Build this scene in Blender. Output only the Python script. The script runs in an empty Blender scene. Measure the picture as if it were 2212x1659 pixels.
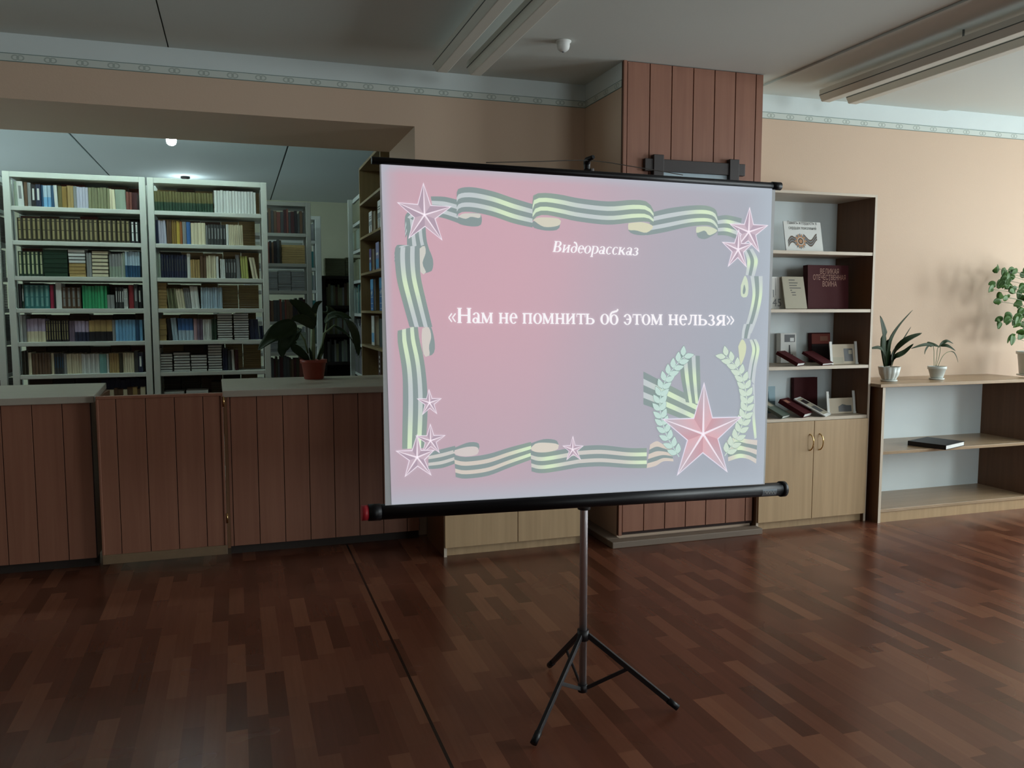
import bpy, bmesh, math, random
from mathutils import Vector, Matrix
random.seed(7)
S = bpy.context.scene
COL = S.collection
R = math.radians

# ------------------------------------------------------------------ camera
F_PX, IW, IH = 1800.0, 2212.0, 1659.0
YAW, PITCH, EYE = R(18.3), R(-5.2), Vector((0, 0, 1.5))
fw = Vector((math.sin(YAW)*math.cos(PITCH), math.cos(YAW)*math.cos(PITCH), math.sin(PITCH)))
rt = Vector((math.cos(YAW), -math.sin(YAW), 0))
up = rt.cross(fw)
cam_d = bpy.data.cameras.new('camera'); cam = bpy.data.objects.new('camera', cam_d); COL.objects.link(cam)
cam_d.sensor_width = 36; cam_d.sensor_fit = 'HORIZONTAL'; cam_d.lens = 36*F_PX/IW
cam_d.clip_start = 0.05; cam_d.clip_end = 200
mw = Matrix((rt, up, -fw)).transposed().to_4x4(); mw.translation = EYE
cam.matrix_world = mw
S.camera = cam

# ------------------------------------------------------------------ world, windows' daylight, exposure
w = bpy.data.worlds.new('overcast_sky'); S.world = w; w.use_nodes = True
bg = w.node_tree.nodes['Background']
bg.inputs['Color'].default_value = (0.72, 0.86, 1.0, 1); bg.inputs['Strength'].default_value = 0.6
S.view_settings.view_transform = 'Standard'; S.view_settings.look = 'None'
S.view_settings.exposure = 0.0; S.view_settings.gamma = 1.0
S.view_settings.use_curve_mapping = False

def area_light(name, loc, rot, sx, sy, power, col):
    d = bpy.data.lights.new(name, 'AREA'); d.shape = 'RECTANGLE'; d.size = sx; d.size_y = sy
    d.energy = power; d.color = col
    o = bpy.data.objects.new(name, d); COL.objects.link(o); o.location = loc; o.rotation_euler = rot
    return o
XR = 7.6                                           # inner face of the window wall on the right
DAY = (0.88, 0.98, 1.0)
area_light('daylight_window', (XR+0.32, 3.35, 1.75), (0, R(90), 0), 1.7, 1.9, 165, DAY)
area_light('daylight_window', (XR+0.32, 0.75, 1.75), (0, R(90), 0), 1.7, 1.9, 215, DAY)
area_light('daylight_window', (XR+0.32, -3.25, 1.75), (0, R(90), 0), 1.7, 2.4, 40, DAY)
area_light('daylight_window', (4.9, -5.52, 1.85), (R(90), 0, 0), 2.4, 1.5, 150, DAY)  # added frontal fill, shining in through the invented front window
area_light('daylight_window', (-4.52, 8.7, 1.75), (0, R(-90), 0), 1.7, 4.2, 125, (0.78, 0.98, 1.0))  # added cool fill that lifts the library ceiling and far wall

# ------------------------------------------------------------------ helpers
def ray(px, py): return fw + rt*((px-IW/2)/F_PX) - up*((py-IH/2)/F_PX)
def at_y(px, py, Y): d = ray(px, py); return EYE + d*((Y-EYE.y)/d.y)
def at_z(px, py, Z): d = ray(px, py); return EYE + d*((Z-EYE.z)/d.z)
def at_x(px, py, X): d = ray(px, py); return EYE + d*((X-EYE.x)/d.x)

def lin(h):
    h = h.lstrip('#'); c = [int(h[i:i+2], 16)/255 for i in (0, 2, 4)]
    return tuple((x/12.92 if x <= .04045 else ((x+.055)/1.055)**2.4) for x in c)

class NT:
    def __init__(s, m): s.t = m.node_tree; s.n = s.t.nodes; s.l = s.t.links
    def new(s, typ, **kw):
        n = s.n.new(typ)
        for k, v in kw.items(): setattr(n, k, v)
        return n
    def link(s, a, b): s.l.new(a, b)
    def math(s, op, a, b=None, clamp=False):
        n = s.new('ShaderNodeMath', operation=op, use_clamp=clamp)
        for i, x in enumerate((a, b)):
            if x is None: continue
            if isinstance(x, (int, float)): n.inputs[i].default_value = x
            else: s.link(x, n.inputs[i])
        return n.outputs[0]
    def mix(s, f, a, b, blend='MIX'):
        n = s.new('ShaderNodeMix', data_type='RGBA', blend_type=blend)
        for i, x in ((0, f), (6, a), (7, b)):
            if isinstance(x, (int, float)): n.inputs[i].default_value = x
            elif isinstance(x, tuple): n.inputs[i].default_value = (*x[:3], 1)
            else: s.link(x, n.inputs[i])
        return n.outputs[2]

MATS = {}
def mat(name, hexcol, rough=.6, metal=0., var=.08, scale=(6, 6, 6), rand=0., spec=.5, bump=0., bscale=120):
    if name in MATS: return MATS[name]
    m = bpy.data.materials.new(name); m.use_nodes = True; MATS[name] = m
    N = NT(m); b = N.n['Principled BSDF']
    b.inputs['Roughness'].default_value = rough; b.inputs['Metallic'].default_value = metal
    b.inputs['Specular IOR Level'].default_value = spec
    c = lin(hexcol)
    tc = N.new('ShaderNodeTexCoord'); mp = N.new('ShaderNodeMapping'); mp.inputs['Scale'].default_value = scale
    N.link(tc.outputs['Object'], mp.inputs['Vector'])
    nz = N.new('ShaderNodeTexNoise'); nz.inputs['Scale'].default_value = 1.0; nz.inputs['Detail'].default_value = 5
    N.link(mp.outputs[0], nz.inputs['Vector'])
    k = N.math('ADD', N.math('MULTIPLY', nz.outputs['Fac'], 2*var), 1-var)
    if rand:
        oi = N.new('ShaderNodeObjectInfo')
        k = N.math('MULTIPLY', k, N.math('ADD', N.math('MULTIPLY', oi.outputs['Random'], 2*rand), 1-rand))
    v = N.new('ShaderNodeVectorMath', operation='SCALE'); v.inputs[0].default_value = c
    N.link(k, v.inputs['Scale']); N.link(v.outputs[0], b.inputs['Base Color'])
    if bump:
        n2 = N.new('ShaderNodeTexNoise'); n2.inputs['Scale'].default_value = bscale; n2.inputs['Detail'].default_value = 4
        N.link(tc.outputs['Object'], n2.inputs['Vector'])
        bm = N.new('ShaderNodeBump'); bm.inputs['Strength'].default_value = bump; bm.inputs['Distance'].default_value = .004
        N.link(n2.outputs['Fac'], bm.inputs['Height']); N.link(bm.outputs[0], b.inputs['Normal'])
    return m
def emis(name, hexcol, strength):
    if name in MATS: return MATS[name]
    m = bpy.data.materials.new(name); m.use_nodes = True; MATS[name] = m
    b = m.node_tree.nodes['Principled BSDF']
    b.inputs['Base Color'].default_value = (*lin(hexcol), 1)
    b.inputs['Emission Color'].default_value = (*lin(hexcol), 1); b.inputs['Emission Strength'].default_value = strength
    return m

class MB:
    """collects shapes (world coordinates) and links them as ONE mesh object"""
    def __init__(s): s.v = []; s.f = []; s.m = []; s.sm = []
    def add(s, vs, fs, mi=0, smooth=False):
        o = len(s.v); s.v += [Vector(p) for p in vs]
        for f in fs: s.f.append([i+o for i in f]); s.m.append(mi); s.sm.append(smooth)
        return s
    def box(s, a, b, mi=0):
        x0, y0, z0 = (min(a[i], b[i]) for i in range(3)); x1, y1, z1 = (max(a[i], b[i]) for i in range(3))
        return s.add([(x0,y0,z0),(x1,y0,z0),(x1,y1,z0),(x0,y1,z0),(x0,y0,z1),(x1,y0,z1),(x1,y1,z1),(x0,y1,z1)],
              [(3,2,1,0),(4,5,6,7),(0,1,5,4),(1,2,6,5),(2,3,7,6),(3,0,4,7)], mi)
    def obox(s, c, ax, ay, az, mi=0):
        """oriented box: centre and three half-axis vectors"""
        c, ax, ay, az = map(Vector, (c, ax, ay, az)); P = []
        for k in (-1, 1):
            for (i, j) in ((-1,-1),(1,-1),(1,1),(-1,1)): P.append(c+ax*i+ay*j+az*k)
        return s.add(P, [(3,2,1,0),(4,5,6,7),(0,1,5,4),(1,2,6,5),(2,3,7,6),(3,0,4,7)], mi)
    def bar(s, p, q, w_, h_, mi=0, ref=(0, 0, 1)):
        p, q = Vector(p), Vector(q); d = (q-p); n = d.normalized(); r = Vector(ref)
        if abs(n.dot(r)) > .98: r = Vector((0, 1, 0))
        a = n.cross(r).normalized(); b = a.cross(n)
        return s.obox((p+q)/2, d/2, a*w_/2, b*h_/2, mi)
    def tube(s, pts, r, n=12, mi=0, cap=True):
        pts = [Vector(p) for p in pts]; rr = r if isinstance(r, (list, tuple)) else [r]*len(pts)
        vs = []; fs = []; a0 = None
        for i, p in enumerate(pts):
            d = (pts[min(i+1, len(pts)-1)]-pts[max(i-1, 0)]).normalized()
            if a0 is None:
                ref = Vector((0, 0, 1)) if abs(d.z) < .9 else Vector((0, 1, 0)); a0 = d.cross(ref).normalized()
            else: a0 = (a0-d*a0.dot(d)).normalized()
            b = d.cross(a0)
            for k in range(n):
                t = 2*math.pi*k/n; vs.append(p+a0*math.cos(t)*rr[i]+b*math.sin(t)*rr[i])
        for i in range(len(pts)-1):
            for k in range(n): fs.append((i*n+k, i*n+(k+1)%n, (i+1)*n+(k+1)%n, (i+1)*n+k))
        s.add(vs, fs, mi, True)
        if cap:
            o = len(s.v)-len(vs)
            s.f.append([o+k for k in range(n)][::-1]); s.m.append(mi); s.sm.append(False)
            s.f.append([o+(len(pts)-1)*n+k for k in range(n)]); s.m.append(mi); s.sm.append(False)
        return s
    def lathe(s, prof, c, n=32, mi=0, flute=None, smooth=True):
        c = Vector(c); vs = []; fs = []
        for (r, z) in prof:
            for k in range(n):
                t = 2*math.pi*k/n; q = r*(1 if not flute else 1+flute*abs(math.sin(t*6))*1)
                vs.append(c+Vector((q*math.cos(t), q*math.sin(t), z)))
        for i in range(len(prof)-1):
            for k in range(n): fs.append((i*n+k, i*n+(k+1)%n, (i+1)*n+(k+1)%n, (i+1)*n+k))
        fs.append(tuple(range(n))[::-1]); fs.append(tuple((len(prof)-1)*n+k for k in range(n)))
        return s.add(vs, fs, mi, smooth)
    def leaf(s, pts, ws, side, mi=0, fold=.25):
        """leaf along centre points with half widths; side = direction across the blade"""
        pts = [Vector(p) for p in pts]; vs = []; fs = []
        for i, p in enumerate(pts):
            d = (pts[min(i+1, len(pts)-1)]-pts[max(i-1, 0)]).normalized()
            a = Vector(side); a = (a-d*a.dot(d)).normalized(); nn = d.cross(a)
            if nn.z < 0: nn = -nn
            wv = ws[i]
            for k in (-1, -.55, 0, .55, 1): vs.append(p+a*wv*k+nn*abs(k)*wv*fold)
        for i in range(len(pts)-1):
            for k in range(4): fs.append((i*5+k, i*5+k+1, (i+1)*5+k+1, (i+1)*5+k))
        return s.add(vs, fs, mi, True)
    def build(s, name, mats, parent=None, bevel=0., solid=0., subd=0):
        me = bpy.data.meshes.new(name)
        if parent is None:
            xs = [p.x for p in s.v]; ys = [p.y for p in s.v]; zs = [p.z for p in s.v]
            off = Vector(((min(xs)+max(xs))/2, (min(ys)+max(ys))/2, min(zs)))
        else: off = OFF[parent.name]
        me.from_pydata([tuple(p-off) for p in s.v], [], s.f)
        if not isinstance(mats, (list, tuple)): mats = [mats]
        for m in mats: me.materials.append(m)
        for i, p in enumerate(me.polygons): p.material_index = s.m[i]; p.use_smooth = s.sm[i]
        me.update()
        o = bpy.data.objects.new(name, me); COL.objects.link(o)
        OFF[o.name] = off
        if parent is None: o.location = off
        else: o.parent = parent
        if solid:
            md = o.modifiers.new('solid', 'SOLIDIFY'); md.thickness = solid; md.offset = 0
        if subd:
            md = o.modifiers.new('subd', 'SUBSURF'); md.levels = subd; md.render_levels = subd
        if bevel:
            md = o.modifiers.new('bevel', 'BEVEL'); md.width = bevel; md.segments = 2; md.limit_method = 'ANGLE'; md.angle_limit = R(40)
        return o
OFF = {}
def tag(o, label=None, cat=None, group=None, kind=None):
    if label: o['label'] = label
    if cat: o['category'] = cat
    if group: o['group'] = group
    if kind: o['kind'] = kind
    return o
def thing(name, loc, label, cat, group=None):
    o = bpy.data.objects.new(name, None); COL.objects.link(o); o.location = loc; o.empty_display_size = .1
    OFF[o.name] = Vector(loc)
    return tag(o, label, cat, group)
def text_mesh(txt, size, spacing=1.0):
    cu = bpy.data.curves.new('text', 'FONT'); cu.body = txt; cu.size = size; cu.align_x = 'CENTER'; cu.space_line = spacing
    cu.resolution_u = 2
    o = bpy.data.objects.new('text', cu); COL.objects.link(o)
    dg = bpy.context.evaluated_depsgraph_get(); dg.update()
    me = bpy.data.meshes.new_from_object(o.evaluated_get(dg))
    vs = [v.co.copy() for v in me.vertices]; fs = [tuple(p.vertices) for p in me.polygons]
    bpy.data.objects.remove(o); bpy.data.meshes.remove(me); bpy.data.curves.remove(cu)
    return vs, fs
def put_text(mb, txt, size, org, ux, uz, width=None, mi=0, spacing=1.0):
    vs, fs = text_mesh(txt, size, spacing)
    if not vs: return
    if width:
        x0 = min(v.x for v in vs); x1 = max(v.x for v in vs); k = width/(x1-x0)
        for v in vs: v.x *= k
    org, ux, uz = Vector(org), Vector(ux), Vector(uz)
    mb.add([org+ux*v.x+uz*v.y for v in vs], fs, mi)
def struct(mb, name, m, bevel=0): return tag(mb.build(name, m, bevel=bevel), kind='structure')
ORD = ('first second third fourth fifth sixth seventh eighth ninth tenth eleventh twelfth thirteenth fourteenth fifteenth sixteenth '
       'seventeenth eighteenth nineteenth twentieth').split()
_t = 'twenty thirty forty fifty'.split()
for a in _t:
    if a != 'twenty': ORD.append({'thirty':'thirtieth','forty':'fortieth','fifty':'fiftieth'}[a])
    ORD += [a+'-'+b for b in ORD[:9]]

# ------------------------------------------------------------------ materials of the room
def wood(name, hexa, hexb, rough=.45, grain=(30, 30, 1.2), rand=.0):
    if name in MATS: return MATS[name]
    m = bpy.data.materials.new(name); m.use_nodes = True; MATS[name] = m; N = NT(m); b = N.n['Principled BSDF']
    tc = N.new('ShaderNodeTexCoord'); mp = N.new('ShaderNodeMapping'); mp.inputs['Scale'].default_value = grain
    N.link(tc.outputs['Object'], mp.inputs['Vector'])
    nz = N.new('ShaderNodeTexNoise'); nz.inputs['Scale'].default_value = 1; nz.inputs['Detail'].default_value = 6
    nz.inputs['Distortion'].default_value = .6
    N.link(mp.outputs[0], nz.inputs['Vector'])
    rp = N.new('ShaderNodeValToRGB'); rp.color_ramp.elements[0].position = .3; rp.color_ramp.elements[1].position = .7
    rp.color_ramp.elements[0].color = (*lin(hexa), 1); rp.color_ramp.elements[1].color = (*lin(hexb), 1)
    N.link(nz.outputs['Fac'], rp.inputs[0]); N.link(rp.outputs[0], b.inputs['Base Color'])
    b.inputs['Roughness'].default_value = rough
    return m
M_panel = wood('brown_plank_panel', '#845744', '#90624d', .5)
M_groove = mat('panel_groove', '#2a1611', .8)
M_veneer = wood('beech_veneer', '#a98e6b', '#b79b77', .5)
M_veneer_dark = wood('walnut_veneer', '#6b4a30', '#785438', .5)
M_edge = mat('pale_edge_banding', '#c9bcaa', .5)
M_white_board = mat('white_backboard', '#e0ecef', .55, var=.03)
M_wall = mat('peach_wallpaper', '#cbb39d', .75, var=.035, scale=(2, 2, 2), bump=.12, bscale=90)
M_plaster = mat('pale_blue_plaster', '#d2dddd', .8, var=.03)
M_ceil = mat('whitewashed_ceiling', '#ced4cf', .85, var=.05, scale=(1.2, 1.2, 1.2), bump=.1, bscale=60)
M_libceil = mat('library_ceiling_paint', '#cddadb', .85, var=.04, scale=(1, 1, 1))
M_libwall = mat('library_far_wall', '#b8bda4', .85, var=.04)
M_shelfmetal = mat('white_enamel_metal', '#d4dcd6', .38, var=.03, scale=(3, 3, 3))
M_greywood = mat('worn_grey_worktop', '#a39c8f', .42, var=.12, scale=(3, 10, 3))
M_darkplinth = mat('dark_plinth', '#2c221c', .7)
M_plinth = mat('grey_brown_plinth', '#75675a', .6)
M_black = mat('black_plastic', '#0b0b10', .42, spec=.3, var=.02)
M_blackmatte = mat('black_paint', '#141013', .5, var=.02)
M_chrome = mat('chromed_tube', '#d4d2d6', .4, metal=1, var=.0)
M_brass = mat('brass_handle', '#d9b980', .22, metal=1, var=.0)
M_lamp = mat('off_white_lamp_housing', '#d9dad0', .5, var=.04)
M_pages = mat('book_pages', '#d9d2bd', .8, var=.05)
M_soil = mat('dark_soil', '#2a1d14', .95, var=.2, scale=(60, 60, 60))
M_leaf = mat('dark_green_leaf', '#1c3015', .55, spec=.25, var=.25, scale=(12, 12, 12))
M_leafl = mat('fresh_green_leaf', '#3b5f24', .5, spec=.25, var=.25, scale=(12, 12, 12))
M_stem = mat('pale_green_stem', '#6d7f5c', .5, var=.15)

def floor_material():
    m = bpy.data.materials.new('strip_wood_linoleum'); m.use_nodes = True; N = NT(m); b = N.n['Principled BSDF']
    g = N.new('ShaderNodeNewGeometry'); sx = N.new('ShaderNodeSeparateXYZ'); N.link(g.outputs['Position'], sx.inputs[0])
    x, y = sx.outputs[0], sx.outputs[1]
    row = N.math('FLOOR', N.math('MULTIPLY', x, 1/.074))
    w1 = N.new('ShaderNodeTexWhiteNoise', noise_dimensions='1D'); N.link(row, w1.inputs['W'])
    col = N.math('FLOOR', N.math('ADD', N.math('MULTIPLY', y, 1/.4), N.math('MULTIPLY', w1.outputs['Value'], 9.0)))
    cv = N.new('ShaderNodeCombineXYZ'); N.link(row, cv.inputs[0]); N.link(col, cv.inputs[1])
    w2 = N.new('ShaderNodeTexWhiteNoise', noise_dimensions='2D'); N.link(cv.outputs[0], w2.inputs['Vector'])
    rp = N.new('ShaderNodeValToRGB'); cr = rp.color_ramp
    cr.elements[0].color = (*lin('#543022'), 1); cr.elements[1].position = 1; cr.elements[1].color = (*lin('#7d503b'), 1)
    e = cr.elements.new(.45); e.color = (*lin('#653a2b'), 1); e = cr.elements.new(.75); e.color = (*lin('#6f4432'), 1)
    N.link(w2.outputs['Value'], rp.inputs[0])
    mp = N.new('ShaderNodeMapping'); mp.inputs['Scale'].default_value = (60, 3, 1); N.link(g.outputs['Position'], mp.inputs['Vector'])
    nz = N.new('ShaderNodeTexNoise'); nz.inputs['Scale'].default_value = 1; nz.inputs['Detail'].default_value = 5; N.link(mp.outputs[0], nz.inputs['Vector'])
    k = N.math('ADD', N.math('MULTIPLY', nz.outputs['Fac'], .3), .85)
    c = N.mix(1.0, rp.outputs[0], k, 'MULTIPLY')
    s1 = N.math('LESS_THAN', N.math('ABSOLUTE', N.math('SUBTRACT', x, .632)), .006)
    s2 = N.math('LESS_THAN', N.math('ABSOLUTE', N.math('SUBTRACT', x, 4.31)), .004)
    c = N.mix(N.math('MAXIMUM', s1, s2), c, lin('#24130d'))
    N.link(c, b.inputs['Base Color'])
    n3 = N.new('ShaderNodeTexNoise'); n3.inputs['Scale'].default_value = 1.3; N.link(g.outputs['Position'], n3.inputs['Vector'])
    N.link(N.math('ADD', N.math('MULTIPLY', n3.outputs['Fac'],      .14), .19), b.inputs['Roughness'])
    b.inputs['Specular IOR Level'].default_value = .46
    return m
def border_material():
    m = bpy.data.materials.new('wallpaper_border'); m.use_nodes = True; N = NT(m); b = N.n['Principled BSDF']
    g = N.new('ShaderNodeNewGeometry'); sx = N.new('ShaderNodeSeparateXYZ'); N.link(g.outputs['Position'], sx.inputs[0])
    tc = N.new('ShaderNodeTexCoord'); so = N.new('ShaderNodeSeparateXYZ'); N.link(tc.outputs['Object'], so.inputs[0])
    al = N.math('ADD', sx.outputs[0], sx.outputs[1])
    u = N.math('SUBTRACT', N.math('FRACT', N.math('MULTIPLY', al, 1/.16)), .5)
    v = N.math('MULTIPLY', N.math('SUBTRACT', so.outputs[2], .0225), 1/.0225)     # -1..1 over the height
    def ring(du, r_):
        a = N.math('MULTIPLY', N.math('ADD', u, du), 5.5); d = N.math('SQRT', N.math('ADD', N.math('MULTIPLY', a, a), N.math('MULTIPLY', v, v)))
        return N.math('LESS_THAN', N.math('ABSOLUTE', N.math('SUBTRACT', d, r_)), .13)
    pat = N.math('MAXIMUM', ring(.08, .55), ring(-.08, .55))
    edge = N.math('GREATER_THAN', N.math('ABSOLUTE', v), .84)
    c = N.mix(pat, lin('#c8d1cb'), lin('#a4b0aa')); c = N.mix(edge, c, lin('#6d8580'))
    N.link(c, b.inputs['Base Color']); b.inputs['Roughness'].default_value = .7
    return m
M_floor = floor_material(); M_border = border_material()

# ------------------------------------------------------------------ room shell
CZ = 3.0; YW = 5.34; YR = 5.12; YB = 12.25; XL = -4.2; YF = -5.2
struct(MB().box((XL-.2, YF-.2, -.12), (XR+.2, YB+.2, 0)), 'floor', M_floor)
M_seam = mat('shade_toned_ceiling_seam', '#5a605e', .9)  # dark colour paints in the shade inside the slab joints
mb = MB().box((XL-.2, YF-.2, CZ+.012), (XR+.2, YW+.92, CZ+.2), 1)
for a, b, dz in ((XL-.2, -.329, 0), (-.321, 3.413, 0), (3.421, 5.163, .012), (5.171, XR+.2, 0)):
    mb.box((a, YF-.2, CZ-dz), (b, YW+.92, CZ+.015))
struct(mb, 'ceiling', [M_ceil, M_seam])
mb = MB().box((XL-.2, YW+.92, CZ+.012), (XR+.2, YB+.2, CZ+.2), 1)
for a, b in ((XL-.2, -2.5), (-2.485, -1.325), (-1.307, .50), (.518, XR+.2)): mb.box((a, YW+.92, CZ), (b, YB+.2, CZ+.015))
struct(mb, 'ceiling_library', [M_libceil, M_seam])
# wall with the wide counter opening: lintel above, solid piece right of the jamb
ST0, ST1 = 2.848, 2.893                                          # wallpaper border
JX = 1.115                                                      # right jamb of the opening
mb = MB().box((XL, YW, 2.65), (JX, YW+.92, ST1)).box((JX, YW, 0), (3.9, YW+.92, ST1)).box((XL, YW, 0), (-3.9, YW+.92, 2.65))
struct(mb, 'wall_back', M_wall)
struct(MB().box((XL, YW, ST1), (3.9, YW+.92, CZ)), 'trim_1', M_plaster)
struct(MB().box((XL, YW-.004, ST0), (2.29, YW, ST1)), 'trim_2', M_border)
# right-hand piece of the back wall
struct(MB().box((3.2, YR, 0), (XR, YR+.22, 2.868)), 'wall_back_right', M_wall)
struct(MB().box((3.2, YR, 2.868), (XR, YR+.22, CZ)), 'trim_3', M_plaster)
struct(MB().box((3.2, YR-.004, 2.823), (XR, YR, 2.868)), 'trim_4', M_border)
# pillar
PX0, PX1, PY = 2.287, 3.281, 4.74
struct(MB().box((PX0, PY+.03, 0), (PX1, YW, ST1)), 'wall_pillar', M_wall)
struct(MB().box((PX0, PY+.03, ST1), (PX1, YW, CZ)), 'trim_5', M_plaster)
struct(MB().box((PX0-.004, PY+.03, ST0), (PX0, YW, ST1)), 'trim_6', M_border)
mb = MB().box((PX0-.002, PY+.012, .05), (PX1+.002, PY+.03, CZ), 1)
xs = [PX0+.025]+[PX0+.026+.152*k for k in range(1, 7)]+[PX1]
mb.box((PX0-.004, PY-.004, .05), (PX0+.019, PY+.014, CZ))
for a, b in zip(xs[:-1], xs[1:]): mb.box((a, PY, .07), (b-.006, PY+.014, CZ-.004))
struct(mb, 'trim_7', [M_panel, M_groove], bevel=.0012)
struct(MB().box((PX0-.09, PY-.10, 0), (PX1+.012, YR-.395, .04)).box((PX0-.09, YR-.395, 0), (PX0, YW, .04)), 'baseboard_pillar', M_plinth, bevel=.004)
# outer walls
M_darkwall = wood('unseen_bounce_cut_brown', '#3a261d', '#452e24', .6)  # unseen lower walls, darkened to cut bounce onto counter and floor
struct(MB().box((XL-.2, YF-.2, 0), (XL, 6.5, 1.3), 1).box((XL-.2, YF-.2, 1.3), (XL, 6.5, CZ)).box((XL-.2, 10.9, 0), (XL, YB+.2, CZ)).box((XL-.2, 6.5, 0), (XL, 10.9, .85)).box((XL-.2, 6.5, 2.65), (XL, 10.9, CZ)), 'wall_left', [M_wall, M_darkwall])
mb = MB().box((XL, YF-.2, 0), (3.7, YF, 1.3), 1).box((XL, YF-.2, 1.3), (3.7, YF, CZ)).box((6.1, YF-.2, 0), (XR, YF, 1.3), 1).box((6.1, YF-.2, 1.3), (XR, YF, CZ))
mb.box((3.7, YF-.2, 0), (6.1, YF, 1.1), 1).box((3.7, YF-.2, 2.6), (6.1, YF, CZ))
struct(mb, 'wall_front', [M_wall, M_darkwall])
struct(MB().box((XL, YB, 0), (XR, YB+.2, CZ)), 'wall_library', M_libwall)
mb = MB(); WZ0, WZ1 = .9, 2.6
spans = [(-4.45, -2.05), (-.2, 1.7), (2.4, 4.3)]
mb.box((XR, YF-.2, 0), (XR+.3, YB+.2, WZ0)).box((XR, YF-.2, WZ1), (XR+.3, YB+.2, CZ))
e = YF-.2
for a, b in spans: mb.box((XR, e, WZ0), (XR+.3, a, WZ1)); e = b
mb.box((XR, e, WZ0), (XR+.3, YB+.2, WZ1))
struct(mb, 'wall_right', M_wall)
M_winframe = mat('white_window_paint', '#dcdcd8', .5)
M_glass = bpy.data.materials.new('window_glass'); M_glass.use_nodes = True
_N = NT(M_glass); _N.n.clear(); _o = _N.new('ShaderNodeOutputMaterial'); _t1 = _N.new('ShaderNodeBsdfTransparent'); _g1 = _N.new('ShaderNodeBsdfGlossy'); _g1.inputs['Roughness'].default_value = .02
_m = _N.new('ShaderNodeMixShader'); _m.inputs[0].default_value = .06
_N.link(_t1.outputs[0], _m.inputs[1]); _N.link(_g1.outputs[0], _m.inputs[2]); _N.link(_m.outputs[0], _o.inputs[0])
for i, (a, b) in enumerate(spans):
    o = thing('window_%d' % (i+1), (XR+.1, (a+b)/2, WZ0), None, None); o['kind'] = 'structure'
    mb = MB()
    for y in (a, (a+b)/2-.03, b-.06): mb.box((XR+.08, y, WZ0), (XR+.14, y+.06, WZ1))
    for z in (WZ0, 1.95, WZ1-.06): mb.box((XR+.082, a, z), (XR+.138, b, z+.06))
    mb.build('window_frame', M_winframe, o, bevel=.003)
    MB().box((XR+.105, a+.03, WZ0+.03), (XR+.111, b-.03, WZ1-.03)).build('window_pane', M_glass, o)
    MB().box((XR-.15, a-.05, WZ0-.04), (XR+.08, b+.05, WZ0)).build('window_sill', M_winframe, o, bevel=.005)

o = thing('window_4', (XL-.1, 8.7, .85), None, None); o['kind'] = 'structure'  # unseen window, added to let fill light into the library
mb = MB()
for k in range(5): mb.box((XL-.14, 6.5+k*1.085, .85), (XL-.08, 6.56+k*1.085, 2.65))
for z in (.85, 1.95, 2.59): mb.box((XL-.138, 6.5, z), (XL-.082, 10.9, z+.06))
mb.build('window_frame', M_winframe, o, bevel=.003)
MB().box((XL-.115, 6.53, .88), (XL-.109, 10.87, 2.62)).build('window_pane', M_glass, o)

o = thing('window_5', (4.9, YF-.1, 1.1), None, None); o['kind'] = 'structure'  # unseen window behind the camera, added for frontal light
mb = MB()
for x in (3.7, 4.47, 5.27, 6.04): mb.box((x, YF-.14, 1.1), (x+.06, YF-.08, 2.6))
for z in (1.1, 2.54): mb.box((3.7, YF-.138, z), (6.1, YF-.082, z+.06))
mb.build('window_frame', M_winframe, o, bevel=.003)
MB().box((3.73, YF-.115, 1.13), (6.07, YF-.109, 2.57)).build('window_pane', M_glass, o)

# ------------------------------------------------------------------ counter in the opening
def planks(mb, x0, x1, z0, z1, yf, first, step=.152):
    """plank face towards -y with dark grooves (slot 1 behind)"""
    mb.box((x0, yf+.008, z0), (x1, yf+.02, z1), 1)
    xs = [x0]; x = first
    while x < x1-.02:
        if x > x0+.01: xs.append(x)
        x += step
    xs.append(x1)
    for a, b in zip(xs[:-1], xs[1:]): mb.box((a, yf, z0), (b-.004, yf+.012, z1))
CY = 5.235
c1 = thing('library_counter', (-1.9, CY, 0), 'brown planked counter with worn grey worktop left of the gate', 'counter')
mb = MB(); planks(mb, -3.2, -.80, .06, .965, CY, -2.92+.152*0, .152)
mb.build('front_panel', [M_panel, M_groove], c1, bevel=.001)
MB().box((-3.2, CY+.02, .06), (-.80, CY+.06, .965)).box((-.84, CY+.06, .06), (-.80, CY+.78, .965)).build('carcass', M_veneer_dark, c1)
MB().box((-3.2, CY+.05, 0), (-.80, CY+.10, .06)).build('plinth', M_darkplinth, c1)
mb = MB()
zt = 1.005
xa = [(-3.25, CY-.03), (-.775, CY-.03), (-.83, CY+.86), (-3.25, CY+.86)]
mb.add([(x, y, zt-.04) for x, y in xa]+[(x, y, zt) for x, y in xa], [(3,2,1,0),(4,5,6,7),(0,1,5,4),(1,2,6,5),(2,3,7,6),(3,0,4,7)])
mb.build('worktop', M_greywood, c1, bevel=.004)
c2 = thing('library_counter', (.5, CY, 0), 'brown planked counter with grey worktop carrying the red pot of dark leaves', 'counter')
mb = MB(); planks(mb, -.065, 1.10, .06, .975, CY, -.045, .152)
mb.build('front_panel', [M_panel, M_groove], c2, bevel=.001)
MB().box((-.065, CY+.02, .06), (1.10, CY+.06, .975)).box((-.065, CY+.06, .06), (-.025, CY+.78, .975)).box((-.0835, CY+.0, .05), (-.0655, CY+.1, .968)).build('carcass', M_veneer_dark, c2)  # last box is an added dark post stopping light through the gate slit
MB().box((-.065, CY+.05, 0), (1.10, CY+.10, .06)).build('plinth', M_darkplinth, c2)
mb = MB(); zt2 = 1.012
xa = [(-.085, CY-.022), (1.11, CY-.03), (1.11, CY+.86), (-.105, CY+.86)]
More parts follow.
